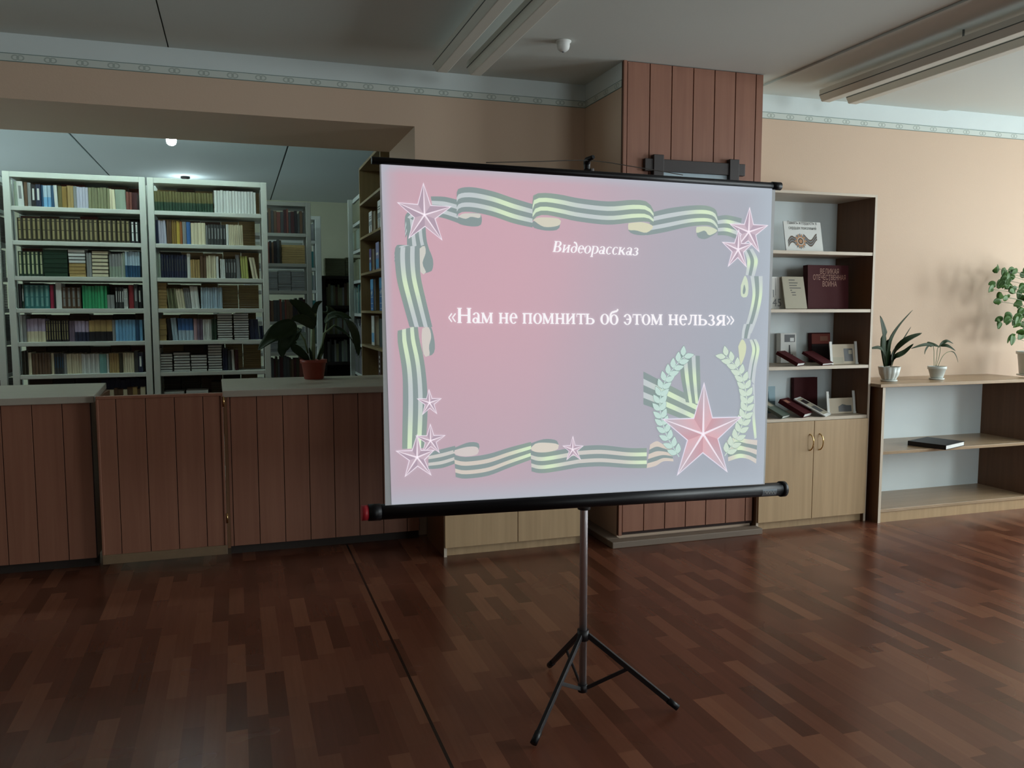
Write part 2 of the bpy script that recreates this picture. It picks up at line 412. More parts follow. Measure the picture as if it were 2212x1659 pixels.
mb.add([(x, y, zt2-.04) for x, y in xa]+[(x, y, zt2) for x, y in xa], [(3,2,1,0),(4,5,6,7),(0,1,5,4),(1,2,6,5),(2,3,7,6),(3,0,4,7)])
mb.build('worktop', M_greywood, c2, bevel=.004)
g = thing('counter_gate', (-.42, CY-.05, .03), 'reddish brown planked gate closing the gap between the two counters', 'gate')
GY = CY-.06; gx0, gx1 = -.765, -.085
mb = MB(); planks(mb, gx0+.012, gx1-.012, .085, .985, GY+.006, gx0+.105, .155)
mb.build('panel', [M_panel, M_groove], g, bevel=.001)
MB().box((gx0, GY, .03), (gx1, GY+.035, .085)).build('bottom_rail', mat('pale_worn_rail', '#77624a', .6, var=.2, scale=(12, 3, 20)), g, bevel=.003)
MB().box((gx0, GY, .985), (gx1, GY+.035, 1.003)).box((gx0, GY, .085), (gx0+.014, GY+.035, .985)).box((gx1-.014, GY, .085), (gx1, GY+.035, .985)).build('frame', M_panel, g, bevel=.003)
for z in (.95, .25): MB().tube([(gx1+.004, GY-.001, z-.03), (gx1+.004, GY-.001, z+.03)], .005, 10).build('hinge', M_brass, g)

# ------------------------------------------------------------------ white metal bookcases in the library
LEV = [.15, .46, .74, 1.003, 1.248, 1.497, 1.735, 1.995, 2.245]
def metal_case(x0, x1, y0, y1, label, top=2.492, lev=LEV, axis='x', name='metal_bookcase', m=None, pw=.045):
    m = m or M_shelfmetal
    t = thing(name, ((x0+x1)/2, (y0+y1)/2, 0), label, 'bookcase', 'white metal bookcases in the library')
    for x in (x0, x1-pw):
        for y in (y0, y1-pw):
            MB().box((x, y, 0), (x+pw, y+pw, top)).build('post', m, t, bevel=.003)
    MB().box((x0+pw, y0+.002, top-.04), (x1-pw, y1-.002, top)).build('top_board', m, t, bevel=.003)
    for z in lev:
        MB().box((x0+pw, y0+.003, z-.032), (x1-pw, y1-.003, z)).build('shelf', m, t, bevel=.003)
    return t
YS = 7.0
metal_case(-1.579, -.625, YS, YS+.5, 'left of the two fully visible white metal bookcases behind the counter')
metal_case(-.613, .262, YS, YS+.5, 'right of the two fully visible white metal bookcases behind the counter')
metal_case(-2.6, -1.617, YS, YS+.5, 'white metal bookcase cut off by the left edge of the photo')
M_shademetal = mat('white_enamel_shade_copy', '#9d9f98', .5, var=.04)  # white enamel greyed so the rear case looks shaded
metal_case(-.2, .72, 8.4, 8.85, 'shaded white bookcase just right of and behind the lit white ones', top=2.52,
           lev=[.2, .5, .8, 1.07, 1.37, 1.67, 1.93, 2.22], m=M_shademetal)
metal_case(.1, .93, 9.6, 10.0, 'pale narrow bookcase end rising behind the shaded white bookcase', top=2.52,
           lev=[.2, .5, .8, 1.1, 1.4, 1.7, 1.95, 2.25], m=M_shelfmetal, pw=.06)
metal_case(1.12, 1.5, 7.72, 8.75, 'white metal bookcase seen edge-on beside the wooden bookcase', top=2.6,
           lev=[.2, .55, .85, 1.15, 1.45, 1.78, 2.08, 2.35])
# the low dark shelf far back
M_darkshelf = mat('dark_stained_shelf', '#1d1713', .6)
t = thing('dark_bookcase', (1.2, 10.0, 0), 'dark low bookcase far back under the bare pale wall, stacked books on top', 'bookcase')
MB().box((.95, 9.8, 0), (.99, 10.2, 1.87)).build('side_panel', M_darkshelf, t)
MB().box((1.85, 9.8, 0), (1.89, 10.2, 1.87)).build('side_panel', M_darkshelf, t)
for z in (.2, .55, .88, 1.2, 1.53, 1.87): MB().box((.99, 9.8, z-.035), (1.85, 10.19, z)).build('shelf', M_darkshelf, t)
MB().box((.99, 10.19, 0), (1.85, 10.2, 1.87)).build('back_panel', M_darkshelf, t)

# ------------------------------------------------------------------ books on the white bookcases
PAL = {  # key: colour, words
 'wh': ('#d3dad8', 'white'), 'cr': ('#cfcaae', 'cream'), 'lv': ('#b9bdd0', 'pale lavender'), 'pb': ('#a9c3d4', 'pale blue'),
 'lb': ('#6fa7d0', 'light blue'), 'bl': ('#3d6ca8', 'blue'), 'db': ('#1f4a6c', 'dark blue'), 'nv': ('#1c2742', 'navy'),
 'bk': ('#15171d', 'black'), 'ch': ('#3a3f40', 'charcoal'), 'gr': ('#84898a', 'grey'), 'gg': ('#8a9a8c', 'grey-green'),
 'og': ('#767a5c', 'olive grey'), 'ol': ('#5d5a35', 'olive'), 'dg': ('#1d3b2c', 'dark green'), 'gn': ('#2f9c68', 'bright green'),
 'tl': ('#2f6f70', 'teal'), 'pt': ('#6f9f9c', 'pale teal'), 'br': ('#5a4532', 'brown'), 'tn': ('#a38c5b', 'tan'),
 'gd': ('#7e6631', 'golden brown'), 'rb': ('#6b3a31', 'reddish brown'), 'mr': ('#3a161a', 'maroon'), 'cm': ('#8e2340', 'crimson'),
 'rd': ('#96323a', 'red'), 'yl': ('#b7a046', 'yellow'), 'ob': ('#8a5228', 'orange-brown'), 'pp': ('#6f6276', 'purple-grey'),
 'li': ('#a69cb5', 'lilac'), 'pk': ('#b59aa4', 'pinkish'), 'yg': ('#a9b064', 'yellow-green'), 'do': ('#33301f', 'dark olive'), 'gl': ('#8d855f', 'dull gilt'), 'gc': ('#b6bd98', 'pale green gilt')}
def bmat(k): return mat('book_'+PAL[k][1].replace(' ', '_').replace('-', '_'), PAL[k][0], .45, var=.1, scale=(40, 40, 8), rand=.1)
BOOKS = []          # every book waiting to be built: dict
SHELFNAME = {2.245: 'top', 1.995: 'second', 1.735: 'third', 1.497: 'fourth', 1.248: 'fifth', 1.003: 'sixth', .74: 'lowest visible'}
GAP = {2.245: .205, 1.995: .216, 1.735: .226, 1.497: .204, 1.248: .215, 1.003: .211}
def row(unit, base, crop, runs, yf=YS+.03):
    gap = GAP[base]; base0 = base; base = base+.0006
    ox, oy, sc = crop; n_up = 0
    for run in runs:
        c0, c1, n, top, key, sty = run[:6]; key2 = run[6] if len(run) > 6 and run[6] else None; lean = run[7] if len(run) > 7 else 0
        px0, px1, pt = ox+c0/sc, ox+c1/sc, oy+top/sc
        X0, X1 = at_y(px0, pt+20, yf).x, at_y(px1, pt+20, yf).x
        lo, hi = {'L': (-1.532, -.672), 'R': (-.566, .215)}[unit]
        X0, X1 = max(X0, lo), min(X1, hi)
        ztop = at_y((px0+px1)/2, pt, yf).z; h = max(.08, min(ztop-base, gap-.004))
        if sty == 'H':
            stacks = run[8] if len(run) > 8 else 'stack'
            th = (h)/n
            for i in range(n):
                BOOKS.append(dict(unit=unit, lev=base0, base=base, flat=True, x0=X0+random.uniform(-.002, .002), x1=X1-.004+random.uniform(-.002, .002), z0=base+i*th, z1=base+(i+1)*th-.0015, key=key if not (key2 and i < n//2) else key2,
                     pos=n-1-i, n=n, yf=yf, area=(px1-px0)*(th/.3*78), X=(X0+X1)/2, c0=c0))
        else:
            dw = (X1-X0)/n
            for i in range(n):
                hh = h*(1+random.uniform(-.03, .0)) if sty != 'g' else h
                BOOKS.append(dict(unit=unit, lev=base0, base=base, flat=False, x0=X0+i*dw, x1=X0+(i+1)*dw-.0012, h=min(hh, .235), key=key, sty=sty, key2=key2, lean=lean,
                     yf=yf+random.uniform(0, .012), area=dw/.3*78*h/.3*78, X=X0+i*dw, c0=c0))
C3 = (0, 360, 6.382); C4 = (0, 600, 6.382); C5 = (310, 370, 6.634); C6 = (310, 600, 6.379)
row('L', 2.245, C3, [(190,235,1,195,'gg','p'),(237,325,1,195,'wh','l','gr',-3),(327,372,1,205,'br','p'),(374,422,1,208,'gr','p'),(425,488,1,235,'bk','l','wh'),(490,560,1,235,'nv','l','wh'),
 (560,592,1,245,'db','p'),(594,700,2,250,'pb','s','lb'),(702,745,1,255,'db','p'),(747,795,1,255,'wh','p',None,-3),(797,850,1,262,'ol','p'),(852,918,1,265,'gd','p'),(920,1008,2,252,'tn','p'),
 (1010,1053,1,262,'gr','p'),(1055,1213,4,275,'lv','p'),(1215,1508,7,285,'og','p'),(1510,1536,1,297,'cr','p'),(1540,1590,1,302,'cr','p',None,-4),(1592,1735,1,312,'gg','p',None,-3),(1737,1818,2,345,'rb','p'),(1820,1895,1,355,'mr','p')])
row('L', 1.995, C3, [(232,1790,24,720,'do','g','gl'),(1800,1908,2,755,'bk','g','wh')])
row('L', 1.735, C3, [(245,592,6,1165,'dg','g','gc'),(596,938,6,1140,'dg','H'),(942,1183,8,1140,'wh','H','tn'),(1190,1262,2,1180,'gr','p'),(1266,1498,7,1160,'cr','H'),(1502,1668,4,1195,'gr','s','gg'),(1668,1692,1,1185,'wh','p'),(1692,1722,1,1180,'gg','p'),(1722,1925,6,1165,'pb','s','db')])
row('L', 1.497, C4, [(247,290,1,75,'bk','p'),(290,325,1,88,'dg','l','wh'),(328,682,5,98,'tl','g','pt'),(688,742,1,95,'cm','p'),(742,762,1,95,'bk','p'),(764,846,1,62,'wh','p'),(850,1112,4,130,'br','g','gr'),
 (1130,1472,8,108,'gn','p'),(1478,1580,2,232,'gr','p'),(1590,1705,4,130,'ch','l','wh'),(1708,1760,2,150,'wh','g','gr'),(1772,1842,1,95,'rd','p'),(1845,1898,1,85,'ch','l','gr'),(1900,1948,1,120,'bk','l','wh')])
row('L', 1.248, C4, [(270,303,1,505,'wh','p'),(305,358,1,520,'gr','p'),(360,625,5,562,'li','s','cr'),(630,945,9,590,'bk','g','gl'),(948,1028,2,590,'pp','p'),(1030,1224,4,590,'li','s','nv'),(1226,1545,4,580,'tn','s','bk'),
 (1547,1590,1,575,'gr','p'),(1592,1868,6,575,'lb','p'),(1870,1918,1,575,'db','p'),(1920,1962,1,575,'lb','p')])
row('L', 1.003, C4, [(292,387,3,1010,'do','p'),(390,435,1,1030,'cr','p'),(437,697,6,1035,'br','p'),(699,742,1,1040,'cr','p'),(745,880,4,1035,'ch','l','db'),(882,918,1,1045,'gr','p'),(920,1120,6,1045,'cr','p'),(1122,1370,8,1045,'wh','p'),
 (1372,1470,1,1045,'pt','p'),(1472,1500,1,1045,'wh','p'),(1502,1642,4,1035,'tn','p'),(1645,1690,1,1035,'do','p'),(1692,1850,5,1030,'cr','p'),(1852,1905,1,1005,'ch','p'),(1907,1968,1,1030,'nv','l','wh')])
row('R', 2.245, C5, [(82,1000,20,290,'ol','s','dg',-2),(1012,1575,13,275,'wh','p'),(1577,1612,1,300,'wh','p')])
row('R', 1.995, C5, [(100,212,3,690,'nv','p'),(214,328,3,695,'lv','p',None,-3),(330,400,2,690,'br','p'),(402,470,2,700,'gd','p'),(472,520,1,710,'yl','p'),(522,556,1,715,'ob','p'),(558,612,1,715,'gr','p'),(614,672,1,715,'bl','p'),
 (677,887,4,732,'cr','p'),(890,918,1,770,'gr','p'),(922,1180,6,760,'ch','l','gr'),(1184,1220,1,755,'wh','p'),(1222,1428,8,765,'cr','p',None,-2)])
row('R', 1.735, C5, [(110,158,1,1160,'wh','p'),(162,245,2,1170,'gg','p'),(247,620,10,1190,'nv','l','ch'),(622,670,1,1178,'wh','p'),(674,812,4,1260,'tn','p'),(815,898,2,1200,'br','p'),(900,1040,4,1205,'cr','p'),(1042,1078,1,1212,'wh','p'),
 (1100,1172,3,1255,'wh','p'),(1175,1328,4,1250,'ch','l','gr'),(1330,1390,1,1190,'gr','p',None,-4),(1402,1505,3,1215,'yg','p',None,-4),(1560,1640,2,1230,'cr','p',None,-14)])
row('R', 1.497, C6, [(135,328,8,40,'tn','H'),(340,470,5,140,'og','p',None,-7),(472,575,3,145,'cr','p',None,-9),(577,660,3,135,'gr','p',None,-9),(662,772,2,110,'wh','p',None,-7),(790,1085,9,130,'pb','p')])
row('R', 1.248, C6, [(155,325,4,560,'tn','H'),(345,395,1,560,'bk','p',None,-8),(397,475,2,550,'pb','p',None,-7),(480,690,4,555,'bl','s','pb',-3),(692,740,1,565,'pk','p'),(742,818,2,565,'pp','p'),(820,938,5,568,'wh','p'),(940,1010,2,568,'dg','p'),
 (1016,1230,11,488,'wh','H'),(1242,1455,11,488,'wh','H'),(1470,1600,2,570,'nv','p',None,-6),(1610,1690,3,660,'nv','p',None,-6)])
row('R', 1.003, C6, [(160,205,1,985,'wh','l','gr'),(212,408,7,1045,'wh','H'),(418,650,7,1025,'wh','H'),(655,882,6,1058,'wh','H'),(886,1085,10,905,'wh','H'),(1092,1162,2,970,'nv','p'),(1166,1215,1,1000,'ch','p'),(1218,1258,1,985,'wh','p',None,-4),(1262,1310,1,985,'mr','p')])

def book_mesh(mb, b, mats):
    """adds one book to mb; mats: dict key->slot function"""
    y0, d = b['yf'], .165
    s = lambda k: mats(k)
    if b['flat']:
        x0, x1, z0, z1 = b['x0'], b['x1'], b['z0'], b['z1']; t = min(.0022, (z1-z0)*.16)
        ck = {'wh': 'ch', 'cr': 'do', 'tn': 'tn', 'dg': 'dg'}.get(b['key'], b['key'])
        pk = b['key']
        mb.box((x0, y0, z0), (x1, y0+d, z0+t), s(ck)).box((x0, y0, z1-t), (x1, y0+d, z1), s(ck))
        mb.box((x0+.0015, y0+.0015, z0+t), (x1-.0015, y0+d-.002, z1-t), s(pk))
        return
    x0, x1, h, z0 = b['x0'], b['x1'], b['h'], b['base']; wd = x1-x0; k1 = b['key']; k2 = b['key2'] or k1; sty = b['sty']
    c = min(.004, wd*.2)
    P = []
    # cover shell with a rounded spine towards the reader; pages recessed at the top
    prof = [(0, d), (0, c), (wd*.28, .0012), (wd*.5, 0), (wd*.72, .0012), (wd, c), (wd, d)]
    ang = math.atan2(-b['lean']*.7, 100)*1.6 if b['lean'] else 0
    ca, sa = math.cos(ang), math.sin(ang)
    def T(x, y, z):      # lean about the lower right corner (top moves left)
        lx, lz = x-wd, z
        return (x0+wd+lx*ca-lz*sa, y0+y, z0+max(0, lx*sa*0)+lx*sa*-0+lz*ca + (0 if True else 0))
    levels = {'p': [(0, k1), (1, None)], 's': [(0, k2), (.46, k1), (1, None)],
              'g': [(0, k1), (.10, 'A'), (.47, k1), (.5, 'A'), (.86, k1), (.89, 'A'), (.97, k1), (1, None)],
              'l': [(0, k1), (.30, 'A'), (.82, k1), (1, None)]}[sty]
    for (a, key), (bb, _) in zip(levels[:-1], levels[1:]):
        za, zb = a*h, bb*h
        for i in range(6):
            (xa, ya), (xb, yb) = prof[i], prof[i+1]
            if key == 'A':
                sl = s(k2) if i in (2, 3) else s(k1)
            else: sl = s(key)
            mb.add([T(xa, ya, za), T(xb, yb, za), T(xb, yb, zb), T(xa, ya, zb)], [(0, 1, 2, 3)], sl, sty == 'p' and 1 <= i <= 4)
    n = len(prof)
    mb.add([T(x, y, h) for x, y in prof], [tuple(range(n))], s('pages'))
    mb.add([T(x, y, 0) for x, y in prof], [tuple(range(n))[::-1]], s('pages'))
    mb.add([T(0, d, 0), T(wd, d, 0), T(wd, d, h), T(0, d, h)], [(3, 2, 1, 0)], s('pages'))
def slots():
    L = []; idx = {}
    def f(k):
        if k not in idx: idx[k] = len(L); L.append(M_pages if k == 'pages' else bmat(k))
        return idx[k]
    return L, f
LIMIT = 274
order = sorted(range(len(BOOKS)), key=lambda i: -BOOKS[i]['area'])
keep = set(order[:LIMIT])
UN = {'L': 'left', 'R': 'right'}
stuff_mb = MB(); stuff_L, stuff_f = slots()
for u in 'LR':
    for base in SHELFNAME:
        B = [i for i in range(len(BOOKS)) if BOOKS[i]['unit'] == u and BOOKS[i]['lev'] == base]
        n = 0; last = None
        B.sort(key=lambda i: (BOOKS[i]['X'] if not BOOKS[i]['flat'] else BOOKS[i]['X'], ))
        stacks = []
        for i in B:
            b = BOOKS[i]
            if b['flat']:
                if b['c0'] not in stacks: stacks.append(b['c0']); 
                continue
            b['ord'] = n; n += 1
        stacks.sort()
        for i in B:
            b = BOOKS[i]
            if i not in keep: book_mesh(stuff_mb, b, stuff_f); continue
            L_, f_ = slots(); mb = MB(); book_mesh(mb, b, f_)
            o = mb.build('book', L_)
            word = PAL[b['key']][1]; where = '%s shelf of %s white bookcase' % (SHELFNAME[base], UN[u])
            if b['flat']:
                si = stacks.index(b['c0'])
                st = 'only stack' if len(stacks) == 1 else '%s stack' % ORD[si]
                lab = '%s book lying %s from top of %s, %s' % (word, ORD[b['pos']], st, where)
            else:
                det = {'p': '', 'g': ' gilt', 's': ' two-tone', 'l': ' lettered'}[b['sty']]
                lean = ' leaning' if abs(b['lean'] or 0) > 5 else ''
                lab = '%s%s%s book, %s upright from left, %s' % (word, det, lean, ORD[b['ord']], where)
            tag(o, lab, 'book', 'books in front on the white metal bookcases')
# rear rows of books (only tops and gaps show): one uncountable mass
def stackset(mb, f, x0, x1, y0, y1, z, hmax, keys, wlo=.13, whi=.17):
    x = x0; z += .0006
    while x < x1-.06:
        wd = min(random.uniform(wlo, whi), x1-x); h = hmax*random.uniform(.9, .98); zz = z; k = random.choice(keys)
        while zz < z+h-.01:
            th = random.uniform(.013, .024)
            if zz+th > z+h-.012: th = z+h-zz
            mb.box((x+random.uniform(0, .004), y0+random.uniform(0, .008), zz), (x+wd-.004, y1, zz+th-.0015), f(k)); zz += th
        x += wd
for (xa, xb) in ((-1.53, -.672), (-.565, .215), (-2.55, -1.665)):
    for z, zn in zip(LEV[1:], LEV[2:]+[2.484]):
        ks = ['br', 'do', 'br', 'rb', 'ch'] if xa != -.565 else ['tn', 'br', 'do', 'tn']
        stackset(stuff_mb, stuff_f, xa, xb, YS+.25, YS+.46, z, (zn-.0345-z)/.98, ks)
stackset(stuff_mb, stuff_f, -1.53, -1.03, YS+.03, YS+.2, .74, .13, ['br', 'do'])
for z in LEV[2:]:      # unit cut by the left edge
    stackset(stuff_mb, stuff_f, -2.55, -1.665, YS+.03, YS+.2, z, .19, ['do', 'br', 'gr', 'tn', 'mr'])
def upright(mb, f, x0, x1, y0, z, hlo, hhi, keys, wlo=.016, whi=.035, axis='x', d=.16):
    x = x0; z += .0006
    while x < x1-.012:
        wd = random.uniform(wlo, whi); wd = min(wd, x1-x)
        h = random.uniform(hlo, hhi)
        if axis == 'x': mb.box((x, y0, z), (x+wd-.0015, y0+d, z+h), f(random.choice(keys)))
        else: mb.box((y0, x, z), (y0+d, x+wd-.0015, z+h), f(random.choice(keys)))
        x += wd
DK = ['mr', 'br', 'ch', 'bk', 'do', 'rb', 'ch', 'br']
upright(stuff_mb, stuff_f, -1.0, -.68, YS+.1, .74, .2, .22, ['nv', 'ch', 'nv'], .03, .04)
upright(stuff_mb, stuff_f, -.98, -.68, YS+.03, .74, .13, .15, ['cr', 'br', 'cr', 'tn'], .02, .05, d=.06)
for x0, x1, h in ((-.55, -.40, .11), (-.39, -.22, .12)): stackset(stuff_mb, stuff_f, x0, x1, YS+.03, YS+.2, .74, h, ['wh'], .16, .18)
stackset(stuff_mb, stuff_f, -.2, .2, YS+.05, YS+.22, .74, .19, ['ch', 'do'])
for z, kind in ((2.22, 'u'), (1.93, 'm'), (1.67, 's'), (1.37, 'u'), (1.07, 's'), (.8, 'u')):
    if kind in 'um': upright(stuff_mb, stuff_f, .3 if kind == 'u' else .3, .66 if kind == 'u' else .44, 8.43, z, .19, .235, DK)
    if kind == 'm': stackset(stuff_mb, stuff_f, .44, .67, 8.43, 8.6, z, .2, ['tn', 'br', 'gr'], .2, .23)
    if kind == 's': stackset(stuff_mb, stuff_f, .28, .67, 8.43, 8.6, z, .2, ['gr', 'gr', 'gg'], .12, .13)
for z in (2.25, 1.95, 1.7, 1.1, 1.4): upright(stuff_mb, stuff_f, .5, .86, 9.64, z, .16, .2, ['tl', 'gr', 'ch', 'dg'])
stackset(stuff_mb, stuff_f, .99, 1.42, 9.82, 10.0, 1.87, .22, ['tn', 'cr', 'og'], .2, .24)
for z in (1.53, 1.2, .88): upright(stuff_mb, stuff_f, 1.0, 1.8, 9.83, z, .2, .27, ['br', 'gr', 'ch', 'gg', 'og', 'gr'])
upright(stuff_mb, stuff_f, 7.8, 8.68, 1.16, 1.15, .15, .25, ['gr', 'ch', 'pp', 'nv'], axis='y')
upright(stuff_mb, stuff_f, 7.8, 8.68, 1.16, .85, .15, .25, ['gr', 'ch', 'pp', 'nv'], axis='y')
upright(stuff_mb, stuff_f, 7.8, 8.68, 1.16, 1.45, .2, .28, ['gg', 'ch', 'tl', 'gr'], axis='y')
for z in (1.78, 2.08, 2.35): upright(stuff_mb, stuff_f, 7.8, 8.68, 1.16, z, .18, .205, ['og', 'gg', 'og'], .1, .3, axis='y')
o = stuff_mb.build('book_rows', stuff_L)
tag(o, 'dim rear rows and stacks of books filling the depths of the library shelves', 'books', kind='stuff')

# ------------------------------------------------------------------ wooden bookcase at right of the opening (faces left)
BX = 1.06
Yn, Yfar = 6.34, at_x(775, 364, BX).y
ztop = at_x(775, 364, BX).z
M_wbcase = wood('dull_oak_veneer', '#7d6a48', '#8a7652', .5)
wb = thing('wooden_bookcase', (BX+.18, (Yn+Yfar)/2, 0), 'tall brown wooden bookcase facing left beside the right end of the counter', 'bookcase')
MB().box((BX, Yfar-.022, 0), (BX+.36, Yfar, ztop)).build('side_panel', M_wbcase, wb, bevel=.001)
MB().box((BX, Yn, 0), (BX+.36, Yn+.022, ztop)).build('side_panel', M_wbcase, wb, bevel=.001)
MB().box((BX, Yn+.022, ztop-.022), (BX+.36, Yfar-.022, ztop)).build('top_board', M_wbcase, wb, bevel=.001)
MB().box((BX+.352, Yn+.022, 0), (BX+.36, Yfar-.022, ztop-.022)).build('back_panel', M_veneer_dark, wb)
wz = [at_x(777+1.5*i, y, BX).z for i, y in enumerate((441, 514, 591, 671, 743))]
wz = [.35, .65] + [wz[-1]-.28] + wz[::-1]
for z in wz: MB().box((BX, Yn+.022, z-.02), (BX+.35, Yfar-.022, z)).build('shelf', M_wbcase, wb, bevel=.001)
def slab_book(name, c, ux, uz, w_, h_, d_, cover, label, face=None, group=None, pages=True):
    """book standing face-on: centre of its lower edge, unit right vector ux, unit up vector uz; cover towards n"""
    c, ux, uz = Vector(c), Vector(ux).normalized(), Vector(uz).normalized(); n = ux.cross(uz)      # n points to the viewer
    t = thing(name, c, label, 'book', group)
    k = .0025
    MB().obox(c+uz*h_/2-n*(k/2), ux*w_/2, n*k/2, uz*h_/2).obox(c+uz*h_/2-n*(d_-k/2), ux*w_/2, n*k/2, uz*h_/2)\
        .obox(c+uz*h_/2-n*(d_/2)-ux*(w_/2-k/2), ux*k/2, n*d_/2, uz*h_/2).build('cover', cover, t)
    MB().obox(c+uz*h_/2-n*(d_/2), ux*(w_/2-.004), n*(d_/2-k), uz*(h_/2-.004)).build('pages', M_pages, t)
    if face:
        mb = MB(); mats = []
        face(mb, lambda u, v, e=.0008: c+ux*(u*w_)+uz*(v*h_)+n*e, mats)
        mb.build('cover_print', mats, t)
    return t
def rectf(mb, P, u0, u1, v0, v1, mi, e=.0008): mb.add([P(u0, v0, e), P(u1, v0, e), P(u1, v1, e), P(u0, v1, e)], [(0, 1, 2, 3)], mi)
M_blue = mat('blue_cover', '#2f6cae', .4); M_ltblue = mat('sky_blue_print', '#5a9fd0', .5); M_wht = mat('white_print', '#dfe3e2', .5); M_greyp = mat('grey_print', '#7c8286', .5)
M_purple = mat('purple_cover', '#5a4f86', .45); M_lil = mat('lilac_cover', '#8f93bd', .45); M_blk = mat('black_print', '#101014', .5)
def f_blue(mb, P, m):
    m += [M_ltblue, M_wht]
    rectf(mb, P, -.5, .5, .68, 1, 0); mb.add([P(-.35+.06*i, .52+.06*math.sin(i*1.1), .001) for i in range(10)]+[P(-.35+.06*(9-i), .6+.05*math.sin(i*.7), .001) for i in range(10)], [tuple(range(20))], 1)
    for v in (.42, .22, .06): rectf(mb, P, -.3 if v < .1 else -.38, .3 if v < .1 else .4, v, v+.018, 1)
def f_grey(mb, P, m):
    m += [M_greyp, M_blk]; rectf(mb, P, -.5, .5, .42, .6, 0)
    for v in (.78, .7): rectf(mb, P, -.4, .4, v, v+.03, 1)
    mb.add([P(-.3, 0, .001), P(.3, 0, .001), P(.15, .25, .001), P(.25, .4, .001), P(-.2, .4, .001), P(-.1, .22, .001)], [tuple(range(6))], 0)
def f_lil(mb, P, m):
    m += [M_wht, M_ltblue]; rectf(mb, P, -.35, .35, .55, .64, 0); rectf(mb, P, -.4, .4, .1, .42, 1)
uxw = Vector((0, -1, 0)); 
def wbook(px, ybot, w_, h_, d_, cover, lab, face, zi):
    # stands face-on to the left, just behind the front edge of the case
    p = at_x(px, ybot, BX+.05)
    t = slab_book('book', (BX+.05, p.y-w_/2, wz[zi]+.001), (0, -1, 0), (0, 0, 1), w_, h_, d_, cover, lab, face, 'books facing out of the wooden bookcase')
M_boxw = mat('white_cover', '#d5d8d6', .5)
wbook(801, 665, .15, .265, .02, M_blue, 'blue book with white animal picture, left one of the pair in the wooden bookcase', f_blue, 4)
wbook(820, 665, .15, .265, .02, M_blue, 'blue book half hidden by the projection screen in the wooden bookcase', f_blue, 4)
wbook(798, 580, .11, .2, .03, M_purple, 'purple book standing on the wooden bookcase shelf above the blue books', f_lil, 5)
wbook(812, 578, .16, .23, .03, M_lil, 'lilac book beside the purple one above the blue books', f_lil, 5)
wbook(797, 497, .16, .2, .03, M_boxw, 'white and grey book standing on the second shelf of the wooden bookcase', f_grey, 6)
wbook(816, 490, .14, .24, .03, M_boxw, 'white book next to the screen edge on second wooden shelf', f_grey, 6)
wbook(803, 738, .15, .25, .04, M_boxw, 'pale book with teal picture on wooden shelf below the blue books', f_lil, 3)
wbook(820, 735, .15, .23, .04, mat('slate_cover', '#3b464c', .5), 'slate grey book beside the teal pictured one in the wooden bookcase', None, 3)
def f_spinetext(mb, P, m):
    m += [M_wht]
    for v in (.12, .28, .44, .6, .74): rectf(mb, P, -.12, .2, v, v+.08, 0)
wbook(817, 800, .14, .25, .05, mat('dark_plum_cover', '#4a2a2c', .5), 'dark plum book with white marks low in the wooden bookcase', f_spinetext, 2)
def f_stripe(mb, P, m):
    m += [M_greyp]
    for v in (.12, .45, .75): rectf(mb, P, -.5, .5, v, v+.1, 0)
pt_ = at_x(814, 412, BX+.05)
slab_book('book', (BX+.07, pt_.y-.07, at_x(777, 441, BX).z+.011), (0, -1, 0), Vector((.12, -.12, 1)), .14, .27, .02, M_boxw, 'white striped book leaning on the top shelf of the wooden bookcase', f_stripe, 'books facing out of the wooden bookcase')

# ------------------------------------------------------------------ lamps in the library
def bulb_lamp(p, label, power):
    t = thing('ceiling_lamp', (p[0], p[1], CZ), label, 'lamp', 'bare lamps on the library ceiling')
    MB().lathe([(.05, 0), (.05, -.02), (.028, -.03), (.022, -(CZ-p[2])+.05), (.018, -(CZ-p[2])+.045)], (p[0], p[1], CZ), 20).build('lamp_holder', M_blackmatte, t)
    MB().lathe([(.012, .05), (.034, .035), (.042, 0), (.036, -.03), (.018, -.045)], p, 20).build('bulb', emis('cool_lit_bulb', '#e6fbff', power), t)
bulb_lamp(at_z(370, 302, 2.9), 'bright white bulb near the lintel edge above the left white bookcase', 60)
bulb_lamp(Vector((-.5, 10.4, 2.84)), 'bulb lamp far back whose glow spreads over the library ceiling', 45)
for xa, k in ((-2.6, 'left'), (-1.1, 'right')):
    t = thing('strip_light', (xa+.6, 6.48, CZ), 'lit strip light on library ceiling behind the lintel, %s one' % k, 'lamp', 'strip lights over the library aisle')
    MB().box((xa, 6.45, CZ-.05), (xa+1.2, 6.51, CZ-.001)).build('housing', M_lamp, t)
    MB().tube([(xa+.03, 6.48, CZ-.07), (xa+1.17, 6.48, CZ-.07)], .014, 12).build('tube', emis('cool_strip_tube', '#dcf8f4', 48), t)

